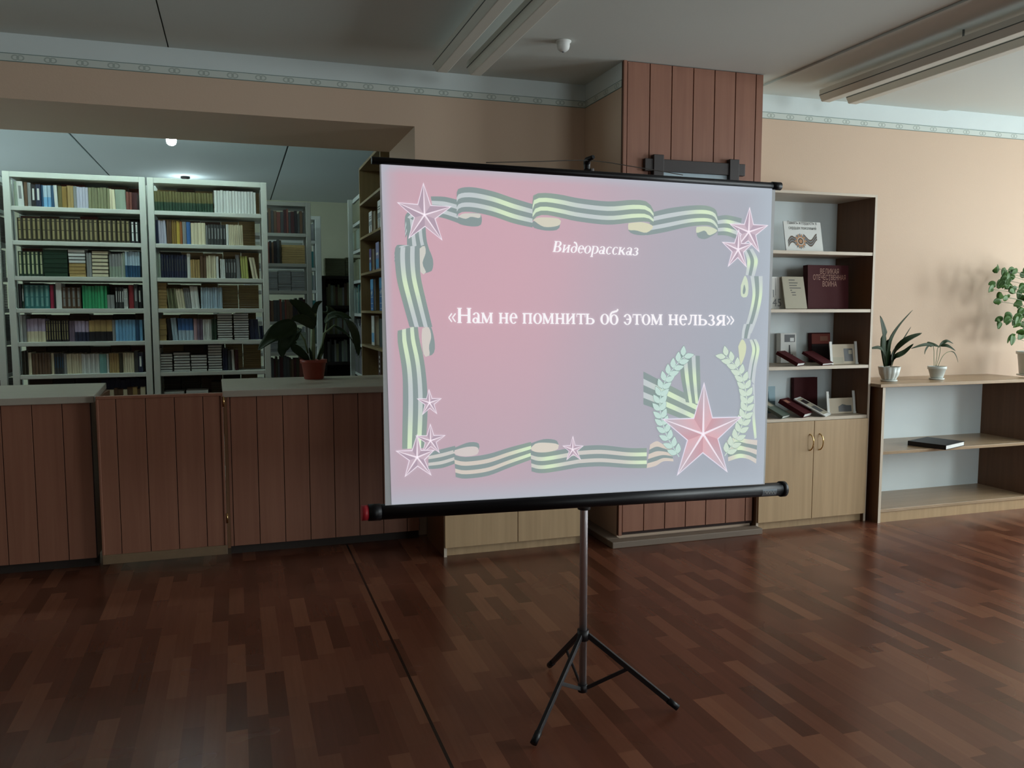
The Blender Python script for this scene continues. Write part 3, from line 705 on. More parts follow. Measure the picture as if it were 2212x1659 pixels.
# ------------------------------------------------------------------ display cabinets
def cabinet(x0, x1, y0, y1, top, label, shelves, doorz=(.06, .735)):
    t = thing('display_cabinet', ((x0+x1)/2, (y0+y1)/2, 0), label, 'cabinet', 'beech display cabinets along the back wall')
    k = .018
    for x in (x0, x1-k):
        MB().box((x, y0+.0012, 0), (x+k, y1, top)).build('side_panel', M_veneer_dark, t)
        MB().box((x, y0, 0), (x+k, y0+.0012, top)).build('edge_strip', M_edge, t)
    MB().box((x0+k, y0, top-k), (x1-k, y1, top)).build('top_board', M_edge, t, bevel=.001)
    for i, z in enumerate(shelves):
        MB().box((x0+k, y0+.003, z-.022), (x1-k, y1-.006, z)).build('shelf', M_edge, t, bevel=.001)
    MB().box((x0+k, y1-.006, .06), (x1-k, y1, top-k)).build('back_panel', M_white_board, t)
    MB().box((x0+k, y0+.03, 0), (x1-k, y0+.05, .05)).build('plinth', M_veneer, t)
    xm = (x0+x1)/2-.02*(1 if x0 > 3 else 0)
    for j, (a, b) in enumerate(((x0+.003, xm-.002), (xm+.002, x1-.022 if x0 > 3 else x1-.003))):
        d = MB().box((a, y0-.019, doorz[0]), (b, y0-.001, doorz[1])).build('door', M_veneer, t, bevel=.0015)
        hx = b-.035 if j == 0 else a+.04
        pts = []
        for q in range(13):
            u = math.pi*q/12; pts.append((hx+.014*math.sin(u), y0-.019-.026*math.sin(u), doorz[1]-.09-.11*(1-math.cos(u))/2*1.0))
        MB().tube(pts, .0045, 8).build('handle', M_brass, d)
    return t
CX0, CX1, CYF, CYB = 3.262, 4.195, 4.715, 5.10
cz = [1.881, 1.493, 1.108, .757]
cabinet(CX0+.03, CX1, CYF, CYB, 2.272, 'tall beech cabinet with open book shelves and two doors right of the pillar', cz)
cabinet(1.155, 2.085, 4.80, 5.28, 2.272, 'beech cabinet left of the pillar, mostly hidden behind the projection screen', cz)

CG = 'books and cards on the display cabinet shelves'
def up_tilt(a): return Vector((0, math.sin(R(a)), math.cos(R(a))))
UX = Vector((1, 0, 0))
def disp(px0, px1, pyt, z, Y, d_, cover, label, face=None, tilt=8, name='book'):
    a = at_y(px0, pyt, Y); b = at_y(px1, pyt, Y)
    u = up_tilt(tilt); h_ = (a.z-z)/u.z*1.0
    return slab_book(name, ((a.x+b.x)/2, Y, z+.0012+d_*math.sin(R(tilt))), UX, u, b.x-a.x, h_, d_, cover, label, face, CG)
M_card = mat('white_card', '#dfe2df', .6); M_beige = mat('beige_cover', '#a8a28f', .6); M_redbook = mat('dark_red_cover', '#45171b', .65, spec=.2)
M_goldp = mat('faded_gold_print', '#a0705c', .5); M_order = mat('medal_gold', '#b98a62', .5); M_brownp = mat('ribbon_brown_print', '#5a4632', .6); M_ink = mat('grey_ink', '#4b4c4c', .6)
def f_card(mb, P, m):
    m += [M_ink, M_order, M_brownp, M_greyp, M_wht]
    o = P(0, 0, .001); ux = (P(1, 0, 0)-P(0, 0, 0)).normalized(); uz = (P(0, 1, 0)-P(0, 0, 0)).normalized()
    W_ = (P(.5, 0, 0)-P(-.5, 0, 0)).length
    put_text(mb, 'Память и гордость в', .03, P(0, .91, .001), ux, uz, W_*.78, 0)
    put_text(mb, 'сердцах поколений', .03, P(0, .74, .001), ux, uz, W_*.74, 0)
    def XY(x, y, e): return P(x, y, e)
    # wavy striped ribbon right and left of an eight-rayed order
    for k, mi in enumerate((2, 3, 2, 3, 2)):
        for seg, (xa, xb) in enumerate(((-.42, -.08), (.0, .36))):
            pts0 = []; pts1 = []
            for i in range(13):
                x = xa+(xb-xa)*i/12; y = .42+.11*math.sin(i/12*5.5+seg*2)-(.3 if seg == 0 else .05)*(1-i/12)*.5
                pts0.append(XY(x, y-.13+.045*k, .001)); pts1.append(XY(x, y-.13+.045*(k+1), .001))
            mb.add(pts0+pts1[::-1], [tuple(range(26))], mi)
    c0 = (-.09, .34)
    asp = .95
    for rr, n_, mi, e in ((.21, 10, 3, .0015), (.2, 10, 1, .0018)):
        vs = []
        for i in range(20):
            r_ = rr*(1 if i % 2 == 0 else .6); a = math.pi*i/10+(.3 if mi == 1 else 0)
            vs.append(XY(c0[0]+r_*math.sin(a)*.85, c0[1]+r_*math.cos(a)*1.3, e))
        mb.add(vs, [tuple(range(20))], mi)
    for r_, mi, e in ((.1, 4, .0022), (.085, 2, .0025), (.05, 1, .0028)):
        mb.add([XY(c0[0]+r_*math.cos(i*math.pi/8)*.85, c0[1]+r_*math.sin(i*math.pi/8)*1.3, e) for i in range(16)], [tuple(range(16))], mi)
disp(1700, 1781, 477, cz[0], 4.80, .004, M_card, 'white card with lettering and medal on the top cabinet shelf', f_card, 12, 'display_card')
def f_41(mb, P, m):
    m += [M_greyp]; ux = (P(1, 0, 0)-P(0, 0, 0)).normalized(); uz = (P(0, 1, 0)-P(0, 0, 0)).normalized()
    put_text(mb, '41', .075, P(-.12, .36, .001), ux, uz, None, 0); put_text(mb, '45', .075, P(.15, .08, .001), ux, uz, None, 0)
    rectf(mb, P, .08, .095, .42, .95, 0)
disp(1650, 1697, 598, cz[1], 4.86, .012, M_card, 'white booklet numbered 41 and 45 partly behind the screen edge', f_41, 4)
def f_lines(mb, P, m):
    m += [M_ink]
    for i, (v, a, b) in enumerate(((.88, -.2, .08), (.79, -.2, .2), (.71, -.2, .15), (.63, -.2, .32), (.56, -.18, -.1), (.49, -.15, .05), (.41, -.12, .06))): rectf(mb, P, a, b, v, v+.025, 0)
disp(1699, 1746, 598, cz[1], 4.80, .012, M_beige, 'beige booklet with small printed lines leaning beside the big red book', f_lines, 14)
def f_red(mb, P, m):
    m += [M_goldp]; ux = (P(1, 0, 0)-P(0, 0, 0)).normalized(); uz = (P(0, 1, 0)-P(0, 0, 0)).normalized(); W_ = (P(.5, 0, 0)-P(-.5, 0, 0)).length
    for txt, v, k in (('ВЕЛИКАЯ', .8, .46), ('ОТЕЧЕСТВЕННАЯ', .66, .8), ('ВОЙНА', .51, .35)): put_text(mb, txt, .05, P(.03, v, .001), ux, uz, W_*k, 0)
disp(1748, 1836, 573, cz[1], 4.86, .05, M_redbook, 'big dark red book with three lines of capital lettering', f_red, 3)
M_photo = mat('grey_photo', '#55585a', .5); M_redp = mat('red_cover_art', '#8a3f34', .5); M_dkp = mat('dark_cover_art', '#2b2224', .5)
def f_photo1(mb, P, m):
    m += [M_photo, M_wht, M_ink]; rectf(mb, P, -.25, .42, .7, .95, 0); rectf(mb, P, .1, .35, .72, .84, 1, .0012)
    mb.add([P(-.15, .12), P(.35, .05), (P(.25, .3)), P(.14, .25), P(.1, .6), P(.02, .6), P(0, .28), P(-.2, .25)], [tuple(range(8))], 2)
disp(1688, 1722, 721, cz[2], 5.02, .05, M_card, 'white covered book with photo standing on the third cabinet shelf', f_photo1, 3)
def f_redblk(mb, P, m):
    m += [M_redp, M_dkp, M_goldp]; rectf(mb, P, -.5, .5, .62, .96, 0); rectf(mb, P, -.5, .5, 0, .6, 1); rectf(mb, P, -.05, .36, .72, .88, 2, .0012)
disp(1756, 1796, 720, cz[2], 5.03, .04, M_redbook, 'red and black covered book standing in the middle of the third cabinet shelf', f_redblk, 4)
def f_card2(mb, P, m):
    m += [M_photo, M_beige]; rectf(mb, P, .02, .36, .14, .78, 0); rectf(mb, P, -.47, -.02, .05, .35, 1); rectf(mb, P, .2, .33, .5, .7, 1, .0012)
def easel(px0, px1, pyt, z, Y, label, face):
    t = disp(px0, px1, pyt, z, Y, .006, mat('cream_card', '#b9ad98', .6), label, face, 10, 'display_card')
    a = at_y(px0, pyt, Y); b = at_y(px1, pyt, Y)
    for x in (a.x+.004, b.x-.004): 
        MB().box((x-.012, Y-.004, z+.001), (x+.012, Y+.05, z+.012)).obox((x, Y+.012, z+.085), (.01, 0, 0), (0, .003, 0), up_tilt(8)*.075).build('card_stand', M_card, t)
easel(1797, 1853, 745, cz[2], 4.80, 'landscape photo card in pale stand right on the third cabinet shelf', f_card2)
def lying(c, ux, uy, w_, l_, h_, cover, label, face=None):
    """book lying flat: centre, unit axes (width, length)"""
    c, ux, uy = Vector(c), Vector(ux).normalized(), Vector(uy).normalized(); n = ux.cross(uy); t = thing('book', c, label, 'book', CG); k = .003
    MB().obox(c+n*(k/2), ux*w_/2, uy*l_/2, n*k/2).obox(c+n*(h_-k/2), ux*w_/2, uy*l_/2, n*k/2).obox(c+n*h_/2-ux*(w_/2-k/2), ux*k/2, uy*l_/2, n*h_/2).build('cover', cover, t)
    MB().obox(c+n*h_/2, ux*(w_/2-.003), uy*(l_/2-.004), n*(h_/2-k)).build('pages', M_card, t)
    if face:
        mb = MB(); ms = []; face(mb, lambda u, v, e=.0008: c+ux*(u*w_)+uy*((v-.5)*l_)+n*(h_+e), ms); mb.build('cover_print', ms, t)
    return t
def lie_px(px, py, z, rise, ang, w_, l_, h_, cover, label, face=None):
    p = at_y(px, py, 4.745); p.z = z; uy = Vector((math.sin(R(ang)), math.cos(R(ang)), 0)); ux = Vector((uy.y, -uy.x, 0)); uy = (uy+Vector((0, 0, rise))).normalized()
    c = p+uy*l_/2; c.z += .001
    return lying(c, ux, uy, w_, l_, h_, cover, label, face)
lie_px(1729, 786, cz[2], .5, -28, .115, .17, .024, M_redbook, 'dark red book lying before the white photo book on third shelf')
lie_px(1787, 784, cz[2], .5, -24, .145, .17, .018, M_redbook, 'dark red book lying before the red and black book on third shelf')
def f_blueb(mb, P, m):
    m += [mat('teal_picture', '#44606a', .5), mat('pale_sky_picture', '#8fb0bd', .5)]; rectf(mb, P, -.5, .5, .45, 1, 1); rectf(mb, P, -.5, .5, 0, .45, 0)
    mb.add([P(-.35, .4, .0012), P(-.05, .4, .0012), P(-.15, .6, .0012), P(-.2, .85, .0012), P(-.28, .6, .0012)], [(0, 1, 2, 3, 4)], 0)
disp(1655, 1676, 836, cz[3], 5.0, .01, M_ltblue, 'small blue picture booklet standing by the screen edge on lowest open shelf', f_blueb, 3)
def f_green(mb, P, m):
    m += [M_beige]; rectf(mb, P, -.2, .3, .55, .9, 0)
lie_px(1697, 905, cz[3], .5, -32, .14, .22, .02, mat('grey_green_cover', '#57635a', .5), 'grey-green book lying at the left end of the lowest open shelf', f_green)
disp(1717, 1768, 817, cz[3], 5.045, .03, M_redbook, 'plain dark red book standing at the back of the lowest open shelf', None, 3)
def f_lab(mb, P, m):
    m += [M_goldp]; rectf(mb, P, -.42, -.05, .72, .9, 0)
lie_px(1743, 903, cz[3], .5, -30, .14, .2, .03, M_redbook, 'thick dark red book lying in front of the plain red book', f_lab)
def f_pic(mb, P, m):
    m += [M_beige, M_photo, M_dkp]; rectf(mb, P, -.42, .42, .08, .94, 0); rectf(mb, P, -.3, .25, .2, .5, 1, .0012); rectf(mb, P, -.3, .3, .65, .85, 2, .0012)
lie_px(1788, 902, cz[3], .5, -38, .16, .24, .008, M_card, 'open pale photo booklet lying next to the thick red book', f_pic)
def f_land(mb, P, m):
    m += [M_photo]; mb.add([P(-.1, .12), P(.38, .1), P(.38, .5), P(.2, .52), P(.05, .6), P(-.1, .45)], [tuple(range(6))], 0)
easel(1790, 1848, 862, cz[3], 4.82, 'landscape photo card in pale stand right on the lowest open shelf', f_land)

# ------------------------------------------------------------------ low open shelf unit at the right
LX0, LX1, LY0, LY1, LT = 4.228, 5.66, 4.63, 5.11, .978
ls = thing('low_shelf_unit', ((LX0+LX1)/2, (LY0+LY1)/2, 0), 'low open wooden shelf unit carrying three potted plants along the right wall', 'shelf unit')
M_lowtop = wood('pale_oak_board', '#9b8468', '#ab9276', .33, (2, 30, 30))
MB().box((LX0-.03, LY0-.012, LT-.022), (LX1+.03, LY1, LT)).build('top_board', M_lowtop, ls, bevel=.002)
for x in (LX0, LX1-.022):
    MB().box((x, LY0+.0015, 0), (x+.022, LY1, LT-.022)).build('side_panel', M_veneer_dark, ls)
    MB().box((x, LY0, 0), (x+.022, LY0+.0015, LT-.022)).build('edge_strip', M_edge, ls)
for z in (.505, .095):
    MB().box((LX0+.022, LY0+.004, z-.022), (LX1-.022, LY1-.008, z)).build('shelf', M_lowtop, ls, bevel=.002)
MB().box((LX0+.022, LY0+.012, 0), (LX1-.022, LY0+.03, .073)).build('plinth', M_veneer, ls)
MB().box((LX0+.022, LY1-.008, .095), (LX1-.022, LY1, LT-.022)).build('back_panel', M_white_board, ls)
p1 = at_z(2027, 974, .506); 
lying((at_z(2022, 962, .506).x, at_z(2022, 962, .506).y, .506), (.93, .35, 0), (-.35, .93, 0), .30, .27, .032, mat('black_album_cover', '#15171b', .45), 'large black album lying on the middle board of the low shelf unit').name = 'album'

# ------------------------------------------------------------------ potted plants
M_whitepot = mat('white_plastic_pot', '#cfd6d2', .35, var=.03); M_redpot = mat('red_plastic_pot', '#8c3a2c', .4, var=.06)
def lp(pts, Y0=None):
    return [at_y(px, py, Y) for (px, py, Y) in pts]
def spline(pts, n=14):
    P = [Vector(p) for p in pts]; out = []
    for i in range(n):
        t = i/(n-1)*(len(P)-1); k = min(int(t), len(P)-2); f = t-k
        p0 = P[max(k-1, 0)]; p1_ = P[k]; p2 = P[k+1]; p3 = P[min(k+2, len(P)-1)]
        out.append(.5*((2*p1_)+(p2-p0)*f+(2*p0-5*p1_+4*p2-p3)*f*f+(3*p1_-p0-3*p2+p3)*f**3))
    return out
def blade(mb, ctrl, wmax, side, shape='lance', n=14, mi=0, fold=.25):
    pts = spline(ctrl, n); ws = []
    for i in range(n):
        u = i/(n-1)
        if shape == 'lance': w_ = wmax*min(1, .55+u*1.2)*(1-u**3)**.8
        else: w_ = wmax*math.sin(math.pi*min(1, u**.75*.98+.02))**.75
        ws.append(max(w_, .0008))
    mb.leaf(pts, ws, side, mi, fold)
# red pot on the counter
pc = at_z(680, 820, zt2); pc = Vector((pc.x, pc.y+.06, zt2))
t = thing('potted_plant', pc, 'big drooping leafed plant in red pot standing on the counter', 'potted plant')
MB().lathe([(.062, 0), (.066, .004), (.082, .11), (.09, .112), (.092, .135), (.084, .136), (.08, .118)], pc, 36).build('pot', M_redpot, t)
MB().lathe([(.079, .112), (.079, .12), (.0, .124)], pc, 24).build('soil', M_soil, t)
q = pc.y
def cp(x, y, dy=0): return (540+x/5.923, 560+y/5.923, q+dy)
sm = MB()
sm.tube(lp([cp(800,1290), cp(805,1100), cp(800,870, .02)]), [.02, .017, .013], 10)
sm.tube(lp([cp(740,1200,-.02), cp(700,1040,-.08), cp(580,850,-.14)]), .006, 8).tube(lp([cp(900,1280,0), cp(945,950,.03), cp(1090,840,.06)]), .007, 8).tube(lp([cp(860,1280,.03), cp(900,1150,.06), cp(960,950,.1), cp(1000,700,.14)]), .006, 8)
sm.tube(lp([cp(800,870,.02), cp(815,760,.02), cp(840,700,.04)]), .008, 8)
sm.build('stem', M_stem, t)
fo = MB()
V = Vector
blade(fo, lp([cp(825,880,0), cp(745,700,-.02), cp(640,590,-.04), cp(505,528,-.06)]), .045, V((.75,.2,.6)), 'oval')
blade(fo, lp([cp(825,860,.03), cp(815,680,.05), cp(850,580,.06), cp(925,535,.08)]), .022, V((.9,.3,.2)), 'oval')
blade(fo, lp([cp(590,830,-.15), cp(430,900,-.2), cp(280,1000,-.24), cp(105,1165,-.26)]), .062, V((.35,.5,.85)), 'oval')
blade(fo, lp([cp(570,880,-.14), cp(470,1000,-.2), cp(420,1130,-.22), cp(415,1255,-.22)]), .05, V((1,.35,.1)), 'oval')
blade(fo, lp([cp(820,870,-.02), cp(720,800,-.08), cp(620,765,-.12), cp(530,765,-.15)]), .04, V((.3,.5,.8)), 'oval')
blade(fo, lp([cp(640,900,-.1), cp(560,960,-.16), cp(520,1040,-.18), cp(600,1075,-.18)]), .04, V((.8,.5,.3)), 'oval')
blade(fo, lp([cp(1090,720,.06), cp(1240,800,.02), cp(1340,980,-.02), cp(1390,1235,-.03)]), .05, V((.7,.3,-.45)), 'oval')
blade(fo, lp([cp(960,820,.12), cp(1040,730,.12), cp(1170,715,.1), cp(1300,760,.08)]), .03, V((.2,.5,.85)), 'oval')
blade(fo, lp([cp(1000,700,.14), cp(985,660,.16), cp(1030,650,.2), cp(1130,720,.22)]), .035, V((.3,.6,.6)), 'oval')
blade(fo, lp([cp(1080,860,.06), cp(1200,940,.04), cp(1280,1010,.0), cp(1320,1080,-.02)]), .035, V((.5,.5,-.6)), 'oval')
blade(fo, lp([cp(760,1290,-.02), cp(640,1180,-.06), cp(560,1120,-.09), cp(540,1060,-.1)]), .03, V((.6,.3,.7)), 'oval')
blade(fo, lp([cp(880,1290,.0), cp(920,1180,.0), cp(945,1080,.0)]), .014, V((1,.2,0)), 'oval')
blade(fo, lp([cp(790,1285,-.02), cp(775,1200,-.03), cp(755,1130,-.04)]), .01, V((1,.2,0)), 'oval')
fo.build('foliage', M_leaf, t, solid=.0012)
# three plants on the low shelf
def sc(x, y, dy=0, Y=4.82): return (1850+x/5.185, 540+y/5.185, Y+dy)
def plant_base(px, py, Y, label, r0, r1, h, mpot=M_whitepot, flute=None, rim=True):
    p = at_y(px, py, Y); p = V((p.x, Y, LT)); t = thing('potted_plant', p, label, 'potted plant', 'white pots on the low shelf unit')
    MB().lathe([(r0*.97, 0), (r0*1.12, .004), (r0*1.15, .012), (r0*.9, .014), (r0*.86, .008)], p, 36).build('saucer', mpot, t)
    prof = [(r0*.85, .012), (r0*.92, .02), ((r0+r1)/2*1.02, h*.5), (r1, h), (r1*.93, h), (r1*.9, h-.02)]
    if rim: prof = [(r0*.85, .012), (r0*.95, .02), (r1*.95, h-.022), (r1*1.04, h-.02), (r1*1.05, h), (r1*.94, h), (r1*.9, h-.02)]
    MB().lathe(prof, p, 72 if flute else 36, flute=flute).build('pot', mpot, t)
    MB().lathe([(r1*.9, h-.03), (r1*.9, h-.018), (0, h-.012)], p, 24).build('soil', M_soil, t)
    return t, p
t, p = plant_base(1920, 822, 4.80, 'broad strap leafed plant in fluted white pot nearest the cabinet', .05, .07, .105, flute=.08, rim=False)
fo = MB(); Yp = p.y
def s1(x, y, dy=0): return sc(x, y, dy, Yp)
blade(fo, lp([s1(335,1300), s1(320,1100,-.01), s1(310,950,-.02), s1(265,735,-.03)]), 0.0416, V((1,.3,0)))
blade(fo, lp([s1(360,1300,.01), s1(380,1050,0), s1(470,870,0), s1(632,672,0)]), 0.0312, V((.85,.3,.4)))
blade(fo, lp([s1(380,1300), s1(430,1130,.02), s1(530,1000,.03), s1(612,862,.03)]), 0.0260, V((.8,.4,.4)))
blade(fo, lp([s1(390,1300,-.01), s1(450,1120,-.02), s1(570,1000,-.04), s1(735,930,-.05)]), 0.0260, V((.5,.3,.8)))
blade(fo, lp([s1(400,1300), s1(440,1200,-.02), s1(540,1140,-.03), s1(640,1050,-.04)]), 0.0208, V((.5,.3,.8)))
blade(fo, lp([s1(320,1300,-.01), s1(300,1150,-.03), s1(250,1095,-.04), s1(145,1105,-.06)]), 0.0182, V((.2,.5,.8)))
blade(fo, lp([s1(350,1300,.01), s1(345,1150,.01), s1(355,1000,.01)]), 0.0364, V((1,.3,0)))
fo.build('foliage', M_leaf, t, solid=.0015)
t, p = plant_base(2023, 822, 4.81, 'thin stemmed small plant in plain white pot, middle of the shelf plants', .046, .062, .098)
fo = MB(); st = MB(); Yp = p.y
for a, b, c, d in (((870,1300),(868,1200),(868,1130),(860,1070)), ((885,1300),(900,1200),(905,1120),(925,1070)), ((895,1300),(930,1180),(940,1100),(940,1060)), ((915,1300),(960,1200),(1010,1150),(1060,1135))):
    st.tube(spline(lp([s1(*a), s1(*b), s1(*c), s1(*d)])), .0022, 6)
st.build('stem', M_stem, t)
blade(fo, lp([s1(870,1075), s1(800,1060,-.02), s1(720,1070,-.04), s1(612,1105,-.05)]), .012, V((.2,.5,.8)), 'oval')
blade(fo, lp([s1(790,1035,.02), s1(840,1055,.01), s1(890,1070,0), s1(935,1090,0)]), .014, V((.2,.5,.8)), 'oval')
blade(fo, lp([s1(850,1065), s1(800,1090,-.03), s1(775,1130,-.04), s1(765,1170,-.04)]), .013, V((.9,.4,.2)), 'oval')
blade(fo, lp([s1(930,1080), s1(970,1040,.02), s1(1020,1020,.02), s1(1085,1050,.03)]), .013, V((.2,.5,.8)), 'oval')
blade(fo, lp([s1(940,1075), s1(1000,1070,-.02), s1(1050,1090,-.03), s1(1110,1130,-.04)]), .014, V((.3,.5,.8)), 'oval')
blade(fo, lp([s1(1050,1135), s1(1090,1150,-.01), s1(1120,1200,-.01), s1(1137,1260,-.01)]), .008, V((.8,.5,.2)), 'oval')
fo.build('foliage', M_leaf, t, solid=.0012)
t, p = plant_base(2228, 815, 4.84, 'tall many leafed shrub in large white pot at the right edge', .09, .108, .19)
fo = MB(); st = MB(); Yp = p.y
st.tube(spline([p+V((0, 0, .17)), p+V((-.01, 0, .35)), p+V((.0, .01, .55)), p+V((-.06, 0, .78))], 10), .007, 8)
spots = [(1580,210),(1660,235),(1735,235),(1770,255),(1700,290),(1720,320),(1640,395),(1600,380),(1520,385),(1510,440),(1690,345),(1690,400),(1765,440),(1740,470),(1850,470),(1860,420),(1625,525),(1690,530),(1575,585),(1810,615),
 (1830,670),(1850,690),(1700,740),(1700,790),(1790,750),(1800,790),(1595,805),(1600,840),(1840,790),(1850,850),(1800,850),(1845,930),(1830,960),(1750,985),(1745,1010),(1700,430),(1650,330)]
def small_leaf(c, L_, ang, tilt):
    d = V((math.cos(ang)*.9, random.uniform(-.4, .4), math.sin(ang))).normalized(); side = V((-math.sin(ang), tilt, math.cos(ang)*.8+.1))
    a = c-d*L_/2; ctrl = [a, a+d*L_*.4+V((0, 0, .008)), a+d*L_*.75+V((0, 0, .004)), a+d*L_-V((0, 0, .006))]
    blade(fo, ctrl, L_*.36, side, 'oval', 8, fold=.15)
axis = lambda z: p+V((-.02, 0, z-p.z))
for (x, y) in [(x+random.uniform(-25, 25)*k, y+random.uniform(-25, 25)*k) for (x, y) in spots for k in (0, 1)]:
    c = at_y(1850+x/5.185, 540+y/5.185, Yp+random.uniform(-.12, .12)); small_leaf(c, random.uniform(.05, .075), random.uniform(2.6, 4.4), random.uniform(-.6, .6))
    if random.random() < .45: st.tube(spline([axis(c.z-.06), (axis(c.z)+c)/2-V((0, 0, .02)), c], 7), .0018, 5)
for k in range(70):
    a = random.uniform(-1.2, 1.9); rr = random.uniform(.03, .2); c = p+V((rr*math.cos(a)+.05, rr*math.sin(a)*.8, random.uniform(.27, .85)))
    small_leaf(c, random.uniform(.05, .08), random.uniform(0, 6.28), random.uniform(-.6, .6))
    if random.random() < .4: st.tube(spline([axis(c.z-.06), (axis(c.z)+c)/2-V((0, 0, .02)), c], 6), .0018, 5)
fo.build('foliage', M_leafl, t, solid=.001); st.build('stem', M_stem, t)

# ------------------------------------------------------------------ dark frame on the pillar
fx0, fx1 = 2.42, 3.135; fy = PY-.002
t = thing('picture_frame', ((fx0+fx1)/2, fy, 1.85), 'dark wooden frame with crossed corners hanging on the brown pillar', 'picture frame')
M_frame = mat('dark_stained_frame', '#2a2222', .5)
for z in (2.345, 1.78): MB().box((fx0, fy-.03, z), (fx1, fy, z+.075)).build('frame_bar', M_frame, t, bevel=.003)
for x in (2.475, 3.015): MB().box((x, fy-.04, 1.70), (x+.07, fy-.0, 2.445)).build('frame_bar', M_frame, t, bevel=.003)
MB().box((2.545, fy-.012, 1.855), (3.015, fy-.004, 2.345)).build('picture', mat('pale_blue_print', '#a9bcc6', .15), t)

# ------------------------------------------------------------------ ceiling fixtures in the room
def luminaire(xa, y1, y0, label, hz=2.86):
    t = thing('fluorescent_lamp', (xa+.05, (y0+y1)/2, CZ), label, 'lamp', 'unlit twin fluorescent lamps on the room ceiling')
    sec = [(0, .075), (0, .035), (.022, 0), (.085, 0), (.107, .035), (.107, .075)]
    vs = [(xa+x, y, hz+z) for y in (y0, y1) for x, z in sec]; n = len(sec)
    fs = [(i, (i+1) % n, n+(i+1) % n, n+i) for i in range(n)]+[tuple(range(n))[::-1], tuple(range(n, 2*n))]
    MB().add(vs, fs).build('housing', M_lamp, t, bevel=.003)
    MB().box((xa-.002, y0+.004, hz+.036), (xa+.109, y1-.004, hz+.041)).build('seam_strip', mat('grey_seam', '#5b605c', .6), t)
    MB().box((xa+.02, y1-.001, hz+.006), (xa+.09, y1+.004, hz+.07)).build('end_cap', mat('grey_end_cap', '#6c716d', .6), t)
    for y in (y1-1.1, y0+.5):
        MB().tube([(xa+.053, y, hz+.07), (xa+.053, y, CZ)], .006, 8).build('hanger', mat('steel_hanger', '#6f7370', .4, metal=.6), t)
    return t
luminaire(1.122, 4.85, 1.0, 'unlit long lamp left of the pair nearest the counter')
luminaire(1.325, 4.85, 1.0, 'unlit long lamp right of the pair nearest the counter')
luminaire(3.70, 4.73, .9, 'unlit long lamp left of the pair at the upper right')
luminaire(3.965, 4.79, .9, 'unlit long lamp right of the pair at the upper right', 2.88)
sd = thing('smoke_detector', (1.80, 4.52, CZ), 'small round white detector on the ceiling left of the pillar', 'smoke detector')
MB().lathe([(.004, -.058), (.02, -.055), (.032, -.044), (.036, -.028), (.036, -.008), (.044, -.006), (.044, 0)], (1.80, 4.52, CZ), 32).build('body', M_card, sd)
MB().lathe([(.006, -.062), (.008, -.056)], (1.80, 4.52, CZ), 12).build('sensor', M_greyp, sd)

# ------------------------------------------------------------------ tripod projection screen
SY = 2.765
ps = thing('projection_screen', (1.216, 2.80, 0), 'white tripod projection screen showing a pink slide with stars and lettering', 'projection screen')
M_fabric = mat('white_screen_fabric', '#dfe3e6', .75, var=.01)
def sp(px, py, e=0.): return at_y(px, py, SY-e)
TL, TR, BR, BL = (820, 351), (1675, 407), (1652, 1046), (832, 1092)
mb = MB(); mb.add([sp(*c) for c in (BL, BR, TR, TL)]+[sp(c[0], c[1], -.0012) for c in (BL, BR, TR, TL)], [(0,1,2,3),(7,6,5,4),(0,4,5,1),(1,5,6,2),(2,6,7,3),(3,7,4,0)])
fab = mb.build('screen_fabric', M_fabric, ps)
# --- the slide thrown on the fabric: one mesh, colours per corner are the picture itself
class Slide:
    def __init__(s): s.v = []; s.f = []; s.c = []; s.k = 0
    def poly(s, pts, cols, layer):
        o = len(s.v); e = .0012+.00035*layer+s.k*1.6e-5
        s.v += [sp(x, y, e) for x, y in pts]; s.f.append(tuple(range(o, o+len(pts))))
        if len(cols) == 3 and isinstance(cols[0], float): cols = [cols]*len(pts)
        s.c += [(*c, 1) for c in cols]
    def strip(s, A, B, ca, cb, layer):
        for i in range(len(A)-1): s.poly([A[i], A[i+1], B[i+1], B[i]], [ca[i], ca[i+1], cb[i+1], cb[i]], layer)
sl = Slide()
def mixc(a, b, t): t = max(0, min(1, t)); return tuple(x+(y-x)*t for x, y in zip(a, b))
PINK, ROSE, GREY, MAUVE = lin('#cfa0a8'), lin('#d296a0'), lin('#9aa0b0'), lin('#b9a0ae')
def bgcol(x, y):
    d = math.hypot((x-1020)/330, (y-560)/420)
    c = mixc(lin('#cc9daa'), lin('#b59eab'), (d-.3)/1.0)
    g_ = (x-1180-(y-700)*-.25)/400
    c = mixc(c, lin('#9aa0ac'), g_*.95)
    e = min((x-828)/22, (1672-x)/60, (y-(351+(x-820)*.0655))/22, ((1091-(x-832)*.055)-y)/45)
    return mixc(lin('#a9b4c0'), c, .25+.75*max(0, min(1, e)))
def quad(u, v):
    a = [(823, 352), (1668, 407), (1649, 1045), (846, 1090)]
    x = (a[0][0]*(1-u)+a[1][0]*u)*(1-v)+(a[3][0]*(1-u)+a[2][0]*u)*v
    y = (a[0][1]*(1-u)+a[1][1]*u)*(1-v)+(a[3][1]*(1-u)+a[2][1]*u)*v
    return x, y
NU, NV = 44, 34
for i in range(NU):
    for j in range(NV):
        q4 = [quad(i/NU, (j+1)/NV), quad((i+1)/NU, (j+1)/NV), quad((i+1)/NU, j/NV), quad(i/NU, j/NV)]
        sl.poly(q4, [bgcol(*q_) for q_ in q4], 0)
